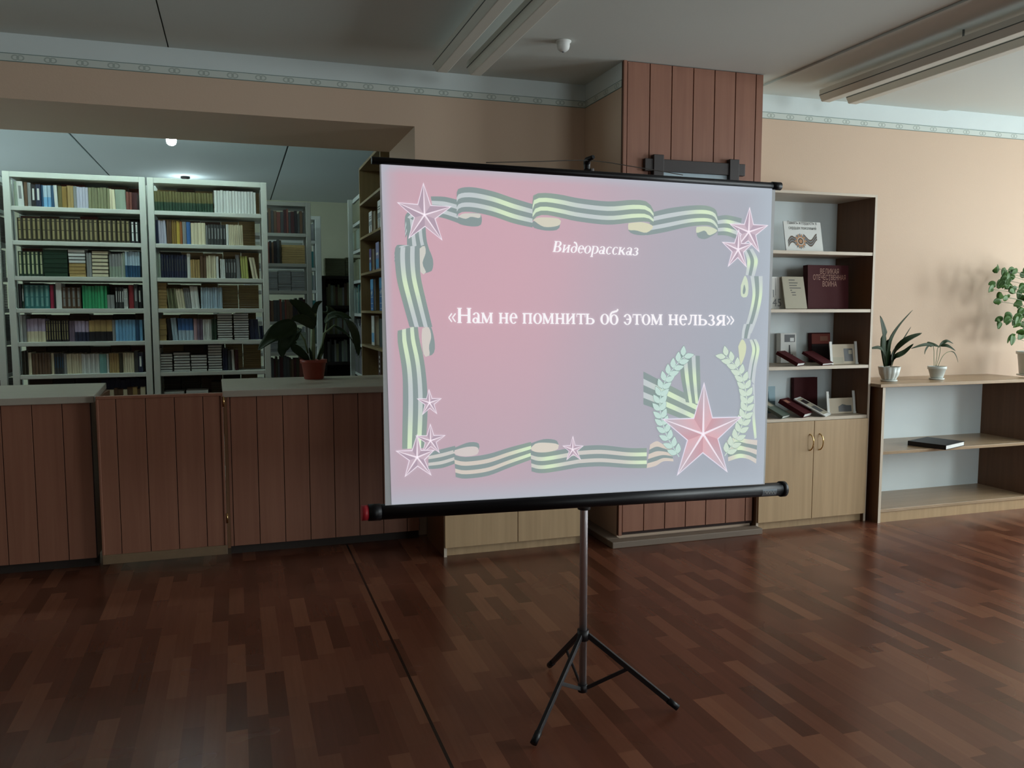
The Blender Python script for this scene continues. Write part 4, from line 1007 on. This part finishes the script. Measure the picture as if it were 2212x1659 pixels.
# ribbons
def cat(pts, n=22):
    P = [Vector((x, y, 0)) for x, y in pts]
    L_ = [0]
    for a, b in zip(P[:-1], P[1:]): L_.append(L_[-1]+(b-a).length)
    out = []
    for i in range(n):
        d = L_[-1]*i/(n-1); k = 0
        while k < len(P)-2 and L_[k+1] < d: k += 1
        f = (d-L_[k])/max(1e-6, L_[k+1]-L_[k]); p0 = P[max(k-1, 0)]; a = P[k]; b = P[k+1]; p3 = P[min(k+2, len(P)-1)]
        v = .5*((2*a)+(b-p0)*f+(2*p0-5*a+4*b-p3)*f*f+(3*a-p0-3*b+p3)*f**3); out.append((v.x, v.y))
    return out
GRN, PALE, YEL = lin('#7a8b8a'), lin('#c0c7c9'), lin('#d6ebc2')
WARM = lin('#d5c6b8')
def ribbon(A, B, crop, layer=1, hot=(.5,), fr=(0, .22, .41, .62, .8, 1), first='g', warm=0.):
    ox, oy, s_ = crop
    A = cat([(ox+x/s_, oy+y/s_) for x, y in A]); B = cat([(ox+x/s_, oy+y/s_) for x, y in B]); n = len(A)
    kind = first; sl.k = (sl.k+1) % 20
    for a, b in zip(fr[:-1], fr[1:]):
        P_ = [(p[0]+(q_[0]-p[0])*a, p[1]+(q_[1]-p[1])*a) for p, q_ in zip(A, B)]; Q_ = [(p[0]+(q_[0]-p[0])*b, p[1]+(q_[1]-p[1])*b) for p, q_ in zip(A, B)]
        cs = []
        for i in range(n):
            u = i/(n-1); k = max([math.exp(-((u-h_)/.2)**2) for h_ in hot] or [0])
            cs.append(mixc(mixc(PALE, WARM, warm), YEL, k) if kind == 'p' else mixc(GRN, lin('#849a86'), k*.6))
        sl.strip(P_, Q_, cs, cs, layer); kind = 'p' if kind == 'g' else 'g'
def curl(pts, crop, col=None, layer=2):
    sl.k = (sl.k+1) % 20; ox, oy, s_ = crop; sl.poly([(ox+x/s_, oy+y/s_) for x, y in cat(pts+[pts[0]], 20)[:-1]], col or lin('#cdc9bd'), layer)
K1 = (800, 340, 4.367); K2 = (1250, 340, 4.367); K3 = (800, 700, 4.147); K4 = (1250, 700, 4.147)
ribbon([(570,368),(700,372),(830,402)], [(600,555),(700,575),(830,620)], K1, 1, ())
curl([(830,560),(900,530),(1030,530),(1052,600),(1030,645),(940,650),(830,622)], K1, GRN, 1); curl([(830,560),(880,530),(1030,532),(1030,572),(950,560),(900,580)], K1, lin('#cfccc2'), 2)
ribbon([(815,330),(840,292),(960,281),(1150,318),(1350,385),(1530,440)], [(815,560),(850,520),(960,516),(1150,555),(1350,622),(1530,662)], K1, 3, (.65,))
curl([(1530,610),(1600,570),(1780,585),(1785,650),(1760,685),(1650,690),(1535,660)], K1, GRN, 1); curl([(1535,590),(1600,566),(1780,580),(1780,640),(1640,655)], K1, lin('#d3cdb8'), 4)
ribbon([(1530,420),(1545,350),(1650,335),(1800,352),(1965,385),(2245,415),(2485,400),(2615,420),(2672,500)], [(1530,600),(1570,558),(1650,542),(1800,570),(1965,605),(2245,635),(2485,612),(2615,606),(2672,635)], K1, 3, (.12, .88))
curl([(470,625),(600,615),(705,650),(690,710),(620,735),(520,725),(470,690)], K2, GRN, 1); curl([(470,622),(600,612),(702,650),(640,710),(540,688),(470,682)], K2, lin('#d5d2b2'), 4)
ribbon([(705,515),(850,480),(1050,455),(1200,455),(1290,490),(1312,560)], [(640,735),(800,708),(1000,662),(1120,645),(1240,645),(1312,700)], K2, 2, (.75,))
curl([(1112,655),(1220,650),(1310,695),(1250,745),(1180,772),(1120,745)], K2, GRN, 1); curl([(1112,655),(1220,652),(1308,690),(1230,735),(1190,690),(1112,712)], K2, lin('#cfd6b8'), 4)
ribbon([(1312,555),(1400,545),(1540,575)], [(1312,735),(1400,738),(1500,778)], K2, 2, (.5,))
# left side
ribbon([(325,650),(335,540),(420,470)], [(330,760),(380,680),(520,600)], K1, 1, ())
ribbon([(330,560),(345,700),(345,850)], [(520,640),(535,800),(590,960)], K1, 1, ())
curl([(470,840),(530,830),(590,960),(585,1060),(545,1085),(480,1085),(455,960)], K1, GRN, 1); curl([(465,860),(510,832),(522,900),(492,1000),(525,1085),(475,1085)], K1, lin('#cfccc2'), 2)
ribbon([(228,900),(248,832),(300,825)], [(228,985),(330,900),(470,835)], K1, 1, ())
ribbon([(235,850),(230,950),(250,1150),(300,1350),(370,1600)], [(465,840),(465,1000),(480,1150),(525,1350),(585,1600)], K1, 3, (.5,))
ribbon([(245,60),(245,160),(285,420),(292,650),(288,900),(285,1120)], [(425,15),(440,140),(480,320),(508,560),(512,800),(495,1110)], K3, 3, (.15, .95))
curl([(465,40),(540,20),(578,180),(560,270),(480,280),(462,160)], K3, GRN, 1); curl([(465,40),(520,25),(545,110),(525,200),(530,280),(480,280),(460,130)], K3, lin('#d2c8c0'), 4)
# bottom
ribbon([(520,1150),(640,1120),(760,1090)], [(520,1300),(640,1290),(760,1250)], K3, 1, (), warm=.5)
curl([(750,1110),(880,1060),(970,1070),(960,1140),(850,1150),(750,1150)], K3, GRN, 2); curl([(755,1130),(870,1100),(960,1105),(960,1165),(850,1185),(755,1165)], K3, lin('#d3c6c2'), 3)
ribbon([(750,1170),(850,1190),(1050,1165),(1250,1105),(1440,1055)], [(765,1370),(850,1385),(1050,1360),(1250,1285),(1440,1215)], K3, 3, (.95,), warm=.9)
curl([(1435,1070),(1560,1030),(1670,1045),(1675,1110),(1550,1110),(1440,1110)], K3, GRN, 2); curl([(1438,1110),(1500,1065),(1675,1075),(1672,1125),(1560,1150),(1460,1140)], K3, lin('#d9cfc0'), 4)
ribbon([(1435,1130),(1550,1150),(1866,1095)], [(1445,1320),(1560,1335),(1866,1285)], K3, 3, (.4,), warm=.5)
ribbon([(0,1095),(200,1085),(450,1110),(610,1110)], [(0,1285),(200,1275),(450,1290),(610,1290)], K4, 3, (.95,), warm=.6)
ribbon([(640,1080),(700,1050),(760,1080),(830,1110)], [(610,1290),(690,1270),(760,1230),(850,1230)], K4, 4, (), first='p', warm=1)
ribbon([(1330,1040),(1420,1010),(1500,1030),(1600,1040)], [(1340,1230),(1440,1200),(1520,1210),(1590,1250)], K4, 1, (.4,), first='p', warm=.8)
# right
ribbon([(1560,885),(1590,980),(1575,1110)], [(1640,860),(1690,970),(1660,1120)], K2, 1, (.5,), first='p', fr=(0, .3, .65, 1))
curl([(1530,1210),(1570,1115),(1600,1200),(1590,1310),(1535,1310)], K2, lin('#cbd8bc'), 2); curl([(1548,1260),(1562,1200),(1575,1250),(1562,1290),(1550,1285)], K2, GRN, 3)
ribbon([(1620,1120),(1640,1300),(1600,1500),(1545,1660)], [(1735,1120),(1730,1300),(1690,1500),(1630,1660)], K2, 2, (.4,), first='p', fr=(0, .3, .68, 1))
ribbon([(1480,0),(1465,60),(1460,130)], [(1565,0),(1545,70),(1530,130)], K4, 2, (), first='p', fr=(0, .3, .7, 1))
curl([(1430,200),(1465,135),(1500,190),(1490,280),(1450,370),(1440,300)], K4, lin('#d0d6ae'), 2)
ribbon([(1530,140),(1555,230),(1530,350),(1510,470)], [(1590,135),(1620,220),(1590,400),(1575,540)], K4, 2, (.3,), first='p', fr=(0, .42, .58, 1))
ribbon([(1555,540),(1570,700),(1555,830),(1575,1030)], [(1575,540),(1580,700),(1580,830),(1595,1020)], K4, 2, (.8,), first='p', fr=(0, 1))
# crossing bands behind the big star
def band(P_, Q_, crop, layer=1):
    ribbon(P_, Q_, crop, layer, (.5, .9))
band([(580,425),(800,540),(1090,690)], [(580,720),(800,800),(1040,900)], K4); band([(890,270),(920,500),(960,700)], [(1085,285),(1090,500),(1100,720)], K4)
# wreath
def wreath(pts, crop, flip, layer=5):
    ox, oy, s_ = crop; C_ = cat([(ox+x/s_, oy+y/s_) for x, y in pts], 60)
    LG, LD = lin('#c0dcd2'), lin('#6f8f87')
    if flip > 0: LG, LD = lin('#cbdcc8'), lin('#83998a')
    wv = 1.0
    for i in range(0, 59):
        a, b = C_[i], C_[i+1]; sl.poly([(a[0]-wv, a[1]), (b[0]-wv, b[1]), (b[0]+wv, b[1]), (a[0]+wv, a[1])], LG, layer+1)
    for i in range(1, 59, 4):
        a, b = C_[i], C_[i-1]; dx, dy = b[0]-a[0], b[1]-a[1]; L_ = math.hypot(dx, dy); dx /= L_; dy /= L_
        for s_2 in (-1, 1):
            an = math.atan2(dy, dx)+s_2*.62; ex, ey = math.cos(an), math.sin(an); nx, ny = -ey, ex; LL, WW = 22, 6.0
            bx, by = a[0]+ex*3, a[1]+ey*3
            out = [(bx+ex*LL*t_+nx*WW*w2, by+ey*LL*t_+ny*WW*w2) for t_, w2 in ((0, 0), (.2, .75), (.45, 1), (.75, .6), (1, 0), (.75, -.6), (.45, -1), (.2, -.75))]
            big = [((x-bx-ex*LL/2)*1.1+bx+ex*LL/2, (y-by-ey*LL/2)*1.16+by+ey*LL/2) for x, y in out]
            sl.k = (sl.k+1) % 20; sl.poly(big, LD, layer); sl.poly(out, [mixc(LG, lin('#dff0e6'), .5 if k in (0, 4) else 0) for k in range(8)], layer+1)
wreath([(940,290),(860,385),(785,490),(740,620),(728,740),(750,870),(800,1020),(900,1190)], K4, -1)
wreath([(1320,290),(1400,370),(1468,490),(1500,620),(1505,740),(1478,860),(1420,1010),(1310,1180)], K4, 1)
# stars
def star(tips, c, red=0., layer=7, edge=1.15):
    """tips clockwise from the top in photo pixels"""
    inn = []
    for i in range(5):
        a, b = tips[i], tips[(i+1) % 5]; mx, my = (a[0]+b[0])/2, (a[1]+b[1])/2
        inn.append((c[0]+(mx-c[0])*.48, c[1]+(my-c[1])*.48))
    ol = []
    for i in range(5): ol += [tips[i], inn[i]]
    W_ = lin('#f0e2ee') if red < .5 else lin('#e6dcec')
    Rr = math.hypot(tips[0][0]-c[0], tips[0][1]-c[1])
    sl.k = 0; sl.poly(ol, W_, layer)
    sh = lambda p, k: (c[0]+(p[0]-c[0])*k, c[1]+(p[1]-c[1])*k)
    kk = 1-edge*2.0/Rr*1.0
    lt, dk = (lin('#c4aab8'), lin('#ad93a5')) if red < .5 else (lin('#dba5ad'), lin('#c88c97'))
    ring_ = lin('#b9b2bd')
    def tipk(p): return sh(p, 1-edge*3.4/Rr)
    for i in range(5):
        t_ = tipk(tips[i]); r_, l_ = sh(inn[i], 1-edge*2.2/(Rr*.42)), sh(inn[(i-1) % 5], 1-edge*2.2/(Rr*.42))
        A_, B_ = (ring_, ring_) if red > .5 else (lt, dk)
        sl.poly([c, t_, r_], [lt, lt if red < .5 else ring_, lt], layer+1); sl.poly([c, l_, t_], [dk, dk, dk if red < .5 else ring_], layer+1)
        # ridge lines
        hw = edge*1.0; dx, dy = tips[i][0]-c[0], tips[i][1]-c[1]; L_ = math.hypot(dx, dy); nx, ny = -dy/L_*hw, dx/L_*hw
        sl.poly([(c[0]-nx*1.6, c[1]-ny*1.6), (c[0]+nx*1.6, c[1]+ny*1.6), (t_[0]+nx*.3, t_[1]+ny*.3), (t_[0]-nx*.3, t_[1]-ny*.3)], lin('#f6e6f0'), layer+2)
def gen(cx, cy, top, Rr, tilt=0):
    return [(cx+Rr*math.sin(2*math.pi*i/5+tilt)*1.0, cy-Rr*math.cos(2*math.pi*i/5+tilt)) for i in range(5)]
star([(914.5,394),(976,446),(956,520),(882,516),(857,437)], (917,464))
star([(1619.5,446.5),(1660,486.5),(1641,546),(1588,540),(1575,483)], (1617.5,501))
star([(1596,494),(1626,526),(1613,578),(1572,577),(1559,522.5)], (1594.6,539), layer=10)
star([(926.6,840),(954.5,860.5),(944.5,895),(912,897),(900,861)], (927.8,870), edge=.9)
star([(929.5,914.6),(963,940),(950,979),(912,980),(897,941)], (930,952), edge=.9)
star([(901,937.5),(939,972),(932.6,1028),(874,1031),(854,974)], (901,988), layer=10)
star([(1237.7,941),(1261,963),(1255,994),(1223.5,994.5),(1215,963)], (1237,971), edge=.8)
star([(1521,825),(1603,900),(1572,1021),(1462,1028),(1430,905)], (1519,937.5), red=1, edge=1.5, layer=9)
# lettering, drawn letter by letter (serif bold)
SW = .235; TH = .075
def rect(x0, y0, x1, y1): return [(x0, y0), (x1, y0), (x1, y1), (x0, y1)]
def arc(cx, cy, rx, ry, ix, iy, a0, a1, n=16):
    o = []
    for i in range(n):
        t0 = R(a0+(a1-a0)*i/n); t1 = R(a0+(a1-a0)*(i+1)/n)
        o.append([(cx+rx*math.cos(t0), cy+ry*math.sin(t0)), (cx+rx*math.cos(t1), cy+ry*math.sin(t1)), (cx+ix*math.cos(t1), cy+iy*math.sin(t1)), (cx+ix*math.cos(t0), cy+iy*math.sin(t0))])
    return o
def stem(x, y0=0, y1=1, w_=SW, top=True, bot=True):
    o = [rect(x, y0, x+w_, y1)]
    if bot: o.append(rect(x-.1, y0, x+w_+.1, y0+TH))
    if top: o.append(rect(x-.1, y1-TH, x+w_+.1, y1))
    return o
def stroke(pts, w_):
    o = []
    for (x0, y0), (x1, y1) in zip(pts[:-1], pts[1:]):
        L_ = math.hypot(x1-x0, y1-y0); nx, ny = -(y1-y0)/L_*w_/2, (x1-x0)/L_*w_/2
        o.append([(x0+nx, y0+ny), (x0-nx, y0-ny), (x1-nx, y1-ny), (x1+nx, y1+ny)])
    return o
def ringg(cx, cy, rx=.5, ry=.52, ix=.25, iy=.45): return arc(cx, cy, rx, ry, ix, iy, 0, 360, 24)
GL = {
 'н': (1.2, stem(.1)+stem(.78)+[rect(.3, .46, .8, .57)]), 'п': (1.2, stem(.1, top=False)+stem(.78, top=False)+[rect(0, .9, 1.12, 1)]),
 'м': (1.45, stem(.1, w_=.13)+stem(1.0)+stroke([(.18, .97), (.66, .06)], .24)+stroke([(.62, .06), (1.08, .97)], .1)),
 'и': (1.2, stem(.1)+stem(.78)+stroke([(.22, .12), (.9, .88)], .13)), 'т': (1.06, stem(.42, top=False)+[rect(.04, .9, 1.04, 1), rect(.04, .66, .1, 1), rect(.98, .66, 1.04, 1)]),
 'о': (1.06, ringg(.52, .49)), 'е': (.95, arc(.48, .49, .45, .52, .22, .44, 0, 318, 22)+[rect(.2, .5, .93, .6)]),
 'а': (1.02, stem(.6, 0, .72, top=False, bot=False)+[rect(.6, 0, 1.0, .09)]+arc(.37, .26, .36, .28, .14, .19, 0, 360, 20)+arc(.44, .7, .4, .32, .17, .25, 0, 165, 12)),
 'ь': (1.12, stem(.1)+arc(.58, .29, .46, .3, .2, .21, -95, 95, 14)+[rect(.3, .5, .6, .59), rect(.3, 0, .6, .08)]),
 'б': (1.06, ringg(.52, .46, .5, .5, .25, .42)+stroke([(.1, .5), (.1, .9), (.25, 1.13), (.6, 1.22), (.88, 1.28), (.95, 1.46)], .18)),
 'э': (.98, arc(.42, .49, .48, .52, .23, .44, -152, 152, 22)+[rect(.3, .46, .75, .56)]), 'л': (1.22, stem(.8, top=False)+[rect(.3, .9, 1.13, 1)]+stroke([(.46, .97), (.42, .5), (.3, .15), (.08, .08)], .15)),
 'з': (.9, arc(.38, .74, .36, .28, .14, .2, -95, 155, 14)+arc(.38, .26, .44, .29, .18, .21, -160, 95, 14)), 'я': (1.15, stem(.78)+arc(.56, .7, .46, .3, .2, .22, 88, 272, 14)+[rect(.5, .92, .85, 1), rect(.5, .4, .85, .49)]+stroke([(.62, .44), (.18, .05)], .26)+[rect(0, 0, .3, .08)]),
 'Н': (1.75, stem(.14, 0, 1.43, .32)+stem(1.22, 0, 1.43, .32)+[rect(.4, .68, 1.3, .79)]), '«': (1.05, stroke([(.48, .9), (.12, .5), (.48, .1)], .12)+stroke([(.9, .9), (.54, .5), (.9, .1)], .12)),
 '»': (1.05, stroke([(.12, .9), (.48, .5), (.12, .1)], .12)+stroke([(.54, .9), (.9, .5), (.54, .1)], .12)), ' ': (.55, []),
 'В': (1.4, stem(.14, 0, 1.43, .3)+arc(.7, 1.08, .44, .36, .16, .27, -90, 90, 14)+arc(.72, .37, .54, .38, .22, .28, -90, 90, 14)+[rect(.3, 1.35, .75, 1.43), rect(.3, .68, .75, .77), rect(.3, 0, .75, .08)]),
 'д': (1.06, ringg(.5, .42, .46, .44, .22, .36)+stroke([(.86, .42), (.86, .9), (.66, 1.28), (.3, 1.38)], .19)), 'р': (1.14, stem(.12, -.45, 1)+arc(.58, .5, .5, .5, .24, .42, -110, 110, 18)),
 'с': (.92, arc(.48, .49, .46, .52, .22, .44, 42, 318, 20)), 'к': (1.15, stem(.1)+stroke([(.3, .48), (.62, .62), (.86, .95)], .14)+stroke([(.46, .58), (.92, .06)], .24)+[rect(.78, 0, 1.12, .08)])}
def write(txt, x0, x1, y0, y1, xh, shear=0., layer=12):
    tot = sum(GL[c][0] for c in txt); k = (x1-x0)/tot; pen = 0; col = lin('#fffafd')
    for c in txt:
        adv, polys = GL[c]
        for ip, p_ in enumerate(polys):
            pts = []; sl.k = ip
            for (x, y) in p_:
                X = x0+(pen+x+shear*y)*k; base = y0+(y1-y0)*(X-x0)/(x1-x0); pts.append((X, base-y*xh))
            sl.poly(pts, col, layer)
        pen += adv
write('Видеорассказ', 1193, 1379, 544, 552, 16.5, .22)
write('«Нам не помнить об этом нельзя»', 967, 1588, 697.5, 703.5, 22.8)
me = bpy.data.meshes.new('projected_slide'); off = OFF[ps.name]
me.from_pydata([tuple(v-off) for v in sl.v], [], sl.f)
ca = me.color_attributes.new('slide', 'FLOAT_COLOR', 'CORNER')
k = 0
for p_ in me.polygons:
    for li in p_.loop_indices: ca.data[li].color = sl.c[me.loops[li].vertex_index]
ms = bpy.data.materials.new('projected_picture'); ms.use_nodes = True; N = NT(ms); b = N.n['Principled BSDF']
at = N.new('ShaderNodeAttribute', attribute_name='slide'); b.inputs['Base Color'].default_value = (.3, .32, .34, 1); b.inputs['Roughness'].default_value = .8
b.inputs['Specular IOR Level'].default_value = .1
N.link(at.outputs['Color'], b.inputs['Emission Color']); b.inputs['Emission Strength'].default_value = .85
me.materials.append(ms); so = bpy.data.objects.new('projected_slide', me); COL.objects.link(so); so.parent = fab
# --- hardware
a, b_ = sp(803, 346), sp(1683, 402)
MB().tube([a+V((0, .004, 0)), b_+V((0, .004, 0))], .0125, 16).build('top_bar', M_black, ps)
d = (b_-a).normalized()
MB().tube([b_-d*.03+V((0, .004, 0)), b_+d*.008+V((0, .004, 0))], .0155, 16).build('end_cap', M_black, ps)
ca_, cb_ = at_y(803, 1107, SY+.012), at_y(1690, 1056, SY+.012)
MB().tube([ca_, cb_], .0265, 24).build('lower_case', M_black, ps)
d = (cb_-ca_).normalized()
MB().tube([cb_-d*.012, cb_+d*.008], .031, 24).build('end_cap', M_black, ps)
MB().tube([ca_-d*.012, ca_+d*.03], .0285, 24).build('end_cap', M_black, ps)
tag(MB().tube([ca_-d*.034, ca_-d*.012], .026, 24).build('end_plug', mat('red_plastic_plug', '#b02532', .4), ps), 'red end plug')
# silver sticker wrapped on the case
c0 = at_y(1664, 1056, SY-.016); 
mb = MB(); 
for i in range(5):
    for s0, s1 in ((-1, 1),):
        t0, t1 = R(-32+i*13-15), R(-32+(i+1)*13-15)
        pts = []
        for t_, ss in ((t0, -1), (t0, 1), (t1, 1), (t1, -1)):
            base = ca_+d*((c0-ca_).dot(d)); nrm = V((0, -1, 0)); upv = V((0, 0, 1))
            pts.append(base+d*ss*.033+nrm*(.0269*math.cos(t_))+upv*(.0269*math.sin(t_)+.0))
        mb.add(pts, [(0, 1, 2, 3)], 0, True)
base = ca_+d*((c0-ca_).dot(d)); sq = []
for i in range(15): sq.append(base+d*(-.024+.0034*i)+V((0, -.0274*math.cos(R(-10)), -.005+.006*math.sin(i*1.7))))
mb.tube(sq, .0008, 5, 1)
mb.build('sticker', [mat('silver_sticker', '#7c858c', .35, metal=.3), M_wht], ps)
PXC, PYC = 1.216, 2.82
hub = .268; ztop_ = at_y(1275, 346, PYC).z
MB().tube([(PXC, PYC, .05), (PXC, PYC, 1.5)], .0145, 20).build('pole', M_chrome, ps)
MB().tube([(PXC+.018, PYC, 1.2), (PXC+.02, PYC, ztop_-.03)], .008, 14).build('extension_rod', M_chrome, ps)
hk = [at_y(1268, 368, PYC), at_y(1268, 352, PYC), at_y(1270, 345, PYC-.02), at_y(1282, 339, PYC-.05)]
MB().tube(spline(hk, 10), [.011, .011, .012, .013, .013, .012, .011, .009, .008, .007], 12).build('top_hook', M_black, ps)
hookp = at_y(1276, 347, PYC-.03)
MB().tube(spline([sp(1050, 351, -.006), at_y(1160, 349, SY+.01), hookp, at_y(1380, 362, SY+.01), sp(1475, 378, -.006)], 24), .0016, 6).build('hanging_cord', mat('grey_cord', '#4a4540', .7), ps)
MB().tube([(PXC, PYC, at_y(1266, 1094, PYC).z-.01), (PXC, PYC, at_y(1266, 1094, PYC).z+.04)], .024, 18).box((PXC-.03, PYC-.03, at_y(1266, 1094, PYC).z+.005), (PXC+.03, PYC+.01, at_y(1266, 1094, PYC).z+.03)).build('case_bracket', M_blackmatte, ps, bevel=.002)
MB().tube([(PXC, PYC, hub-.02), (PXC, PYC, hub+.02)], .022, 18).build('leg_hub', M_blackmatte, ps)
MB().tube([(PXC, PYC, .045), (PXC, PYC, .075)], .018, 18).build('brace_collar', M_blackmatte, ps)
for (fx, fy_) in (at_z(1187, 1438, .01).xy, at_z(1464, 1530, .01).xy, at_z(1152, 1608, .01).xy):
    f_ = V((fx, fy_, .012)); h_ = V((PXC, PYC, hub)); dirv = (f_-h_).normalized(); st_ = h_+V((dirv.x, dirv.y, 0)).normalized()*.018
    lg = MB().bar(st_, f_-dirv*.02, .014, .02).build('leg', M_blackmatte, ps, bevel=.002)
    MB().tube([f_-dirv*.045, f_+dirv*.0], .0125, 14).build('rubber_foot', M_black, lg)
    m_ = st_+(f_-st_)*.46
    MB().bar(V((PXC, PYC, .06))+V((dirv.x, dirv.y, 0)).normalized()*.016, m_, .006, .014).build('brace', M_blackmatte, ps, bevel=.001)
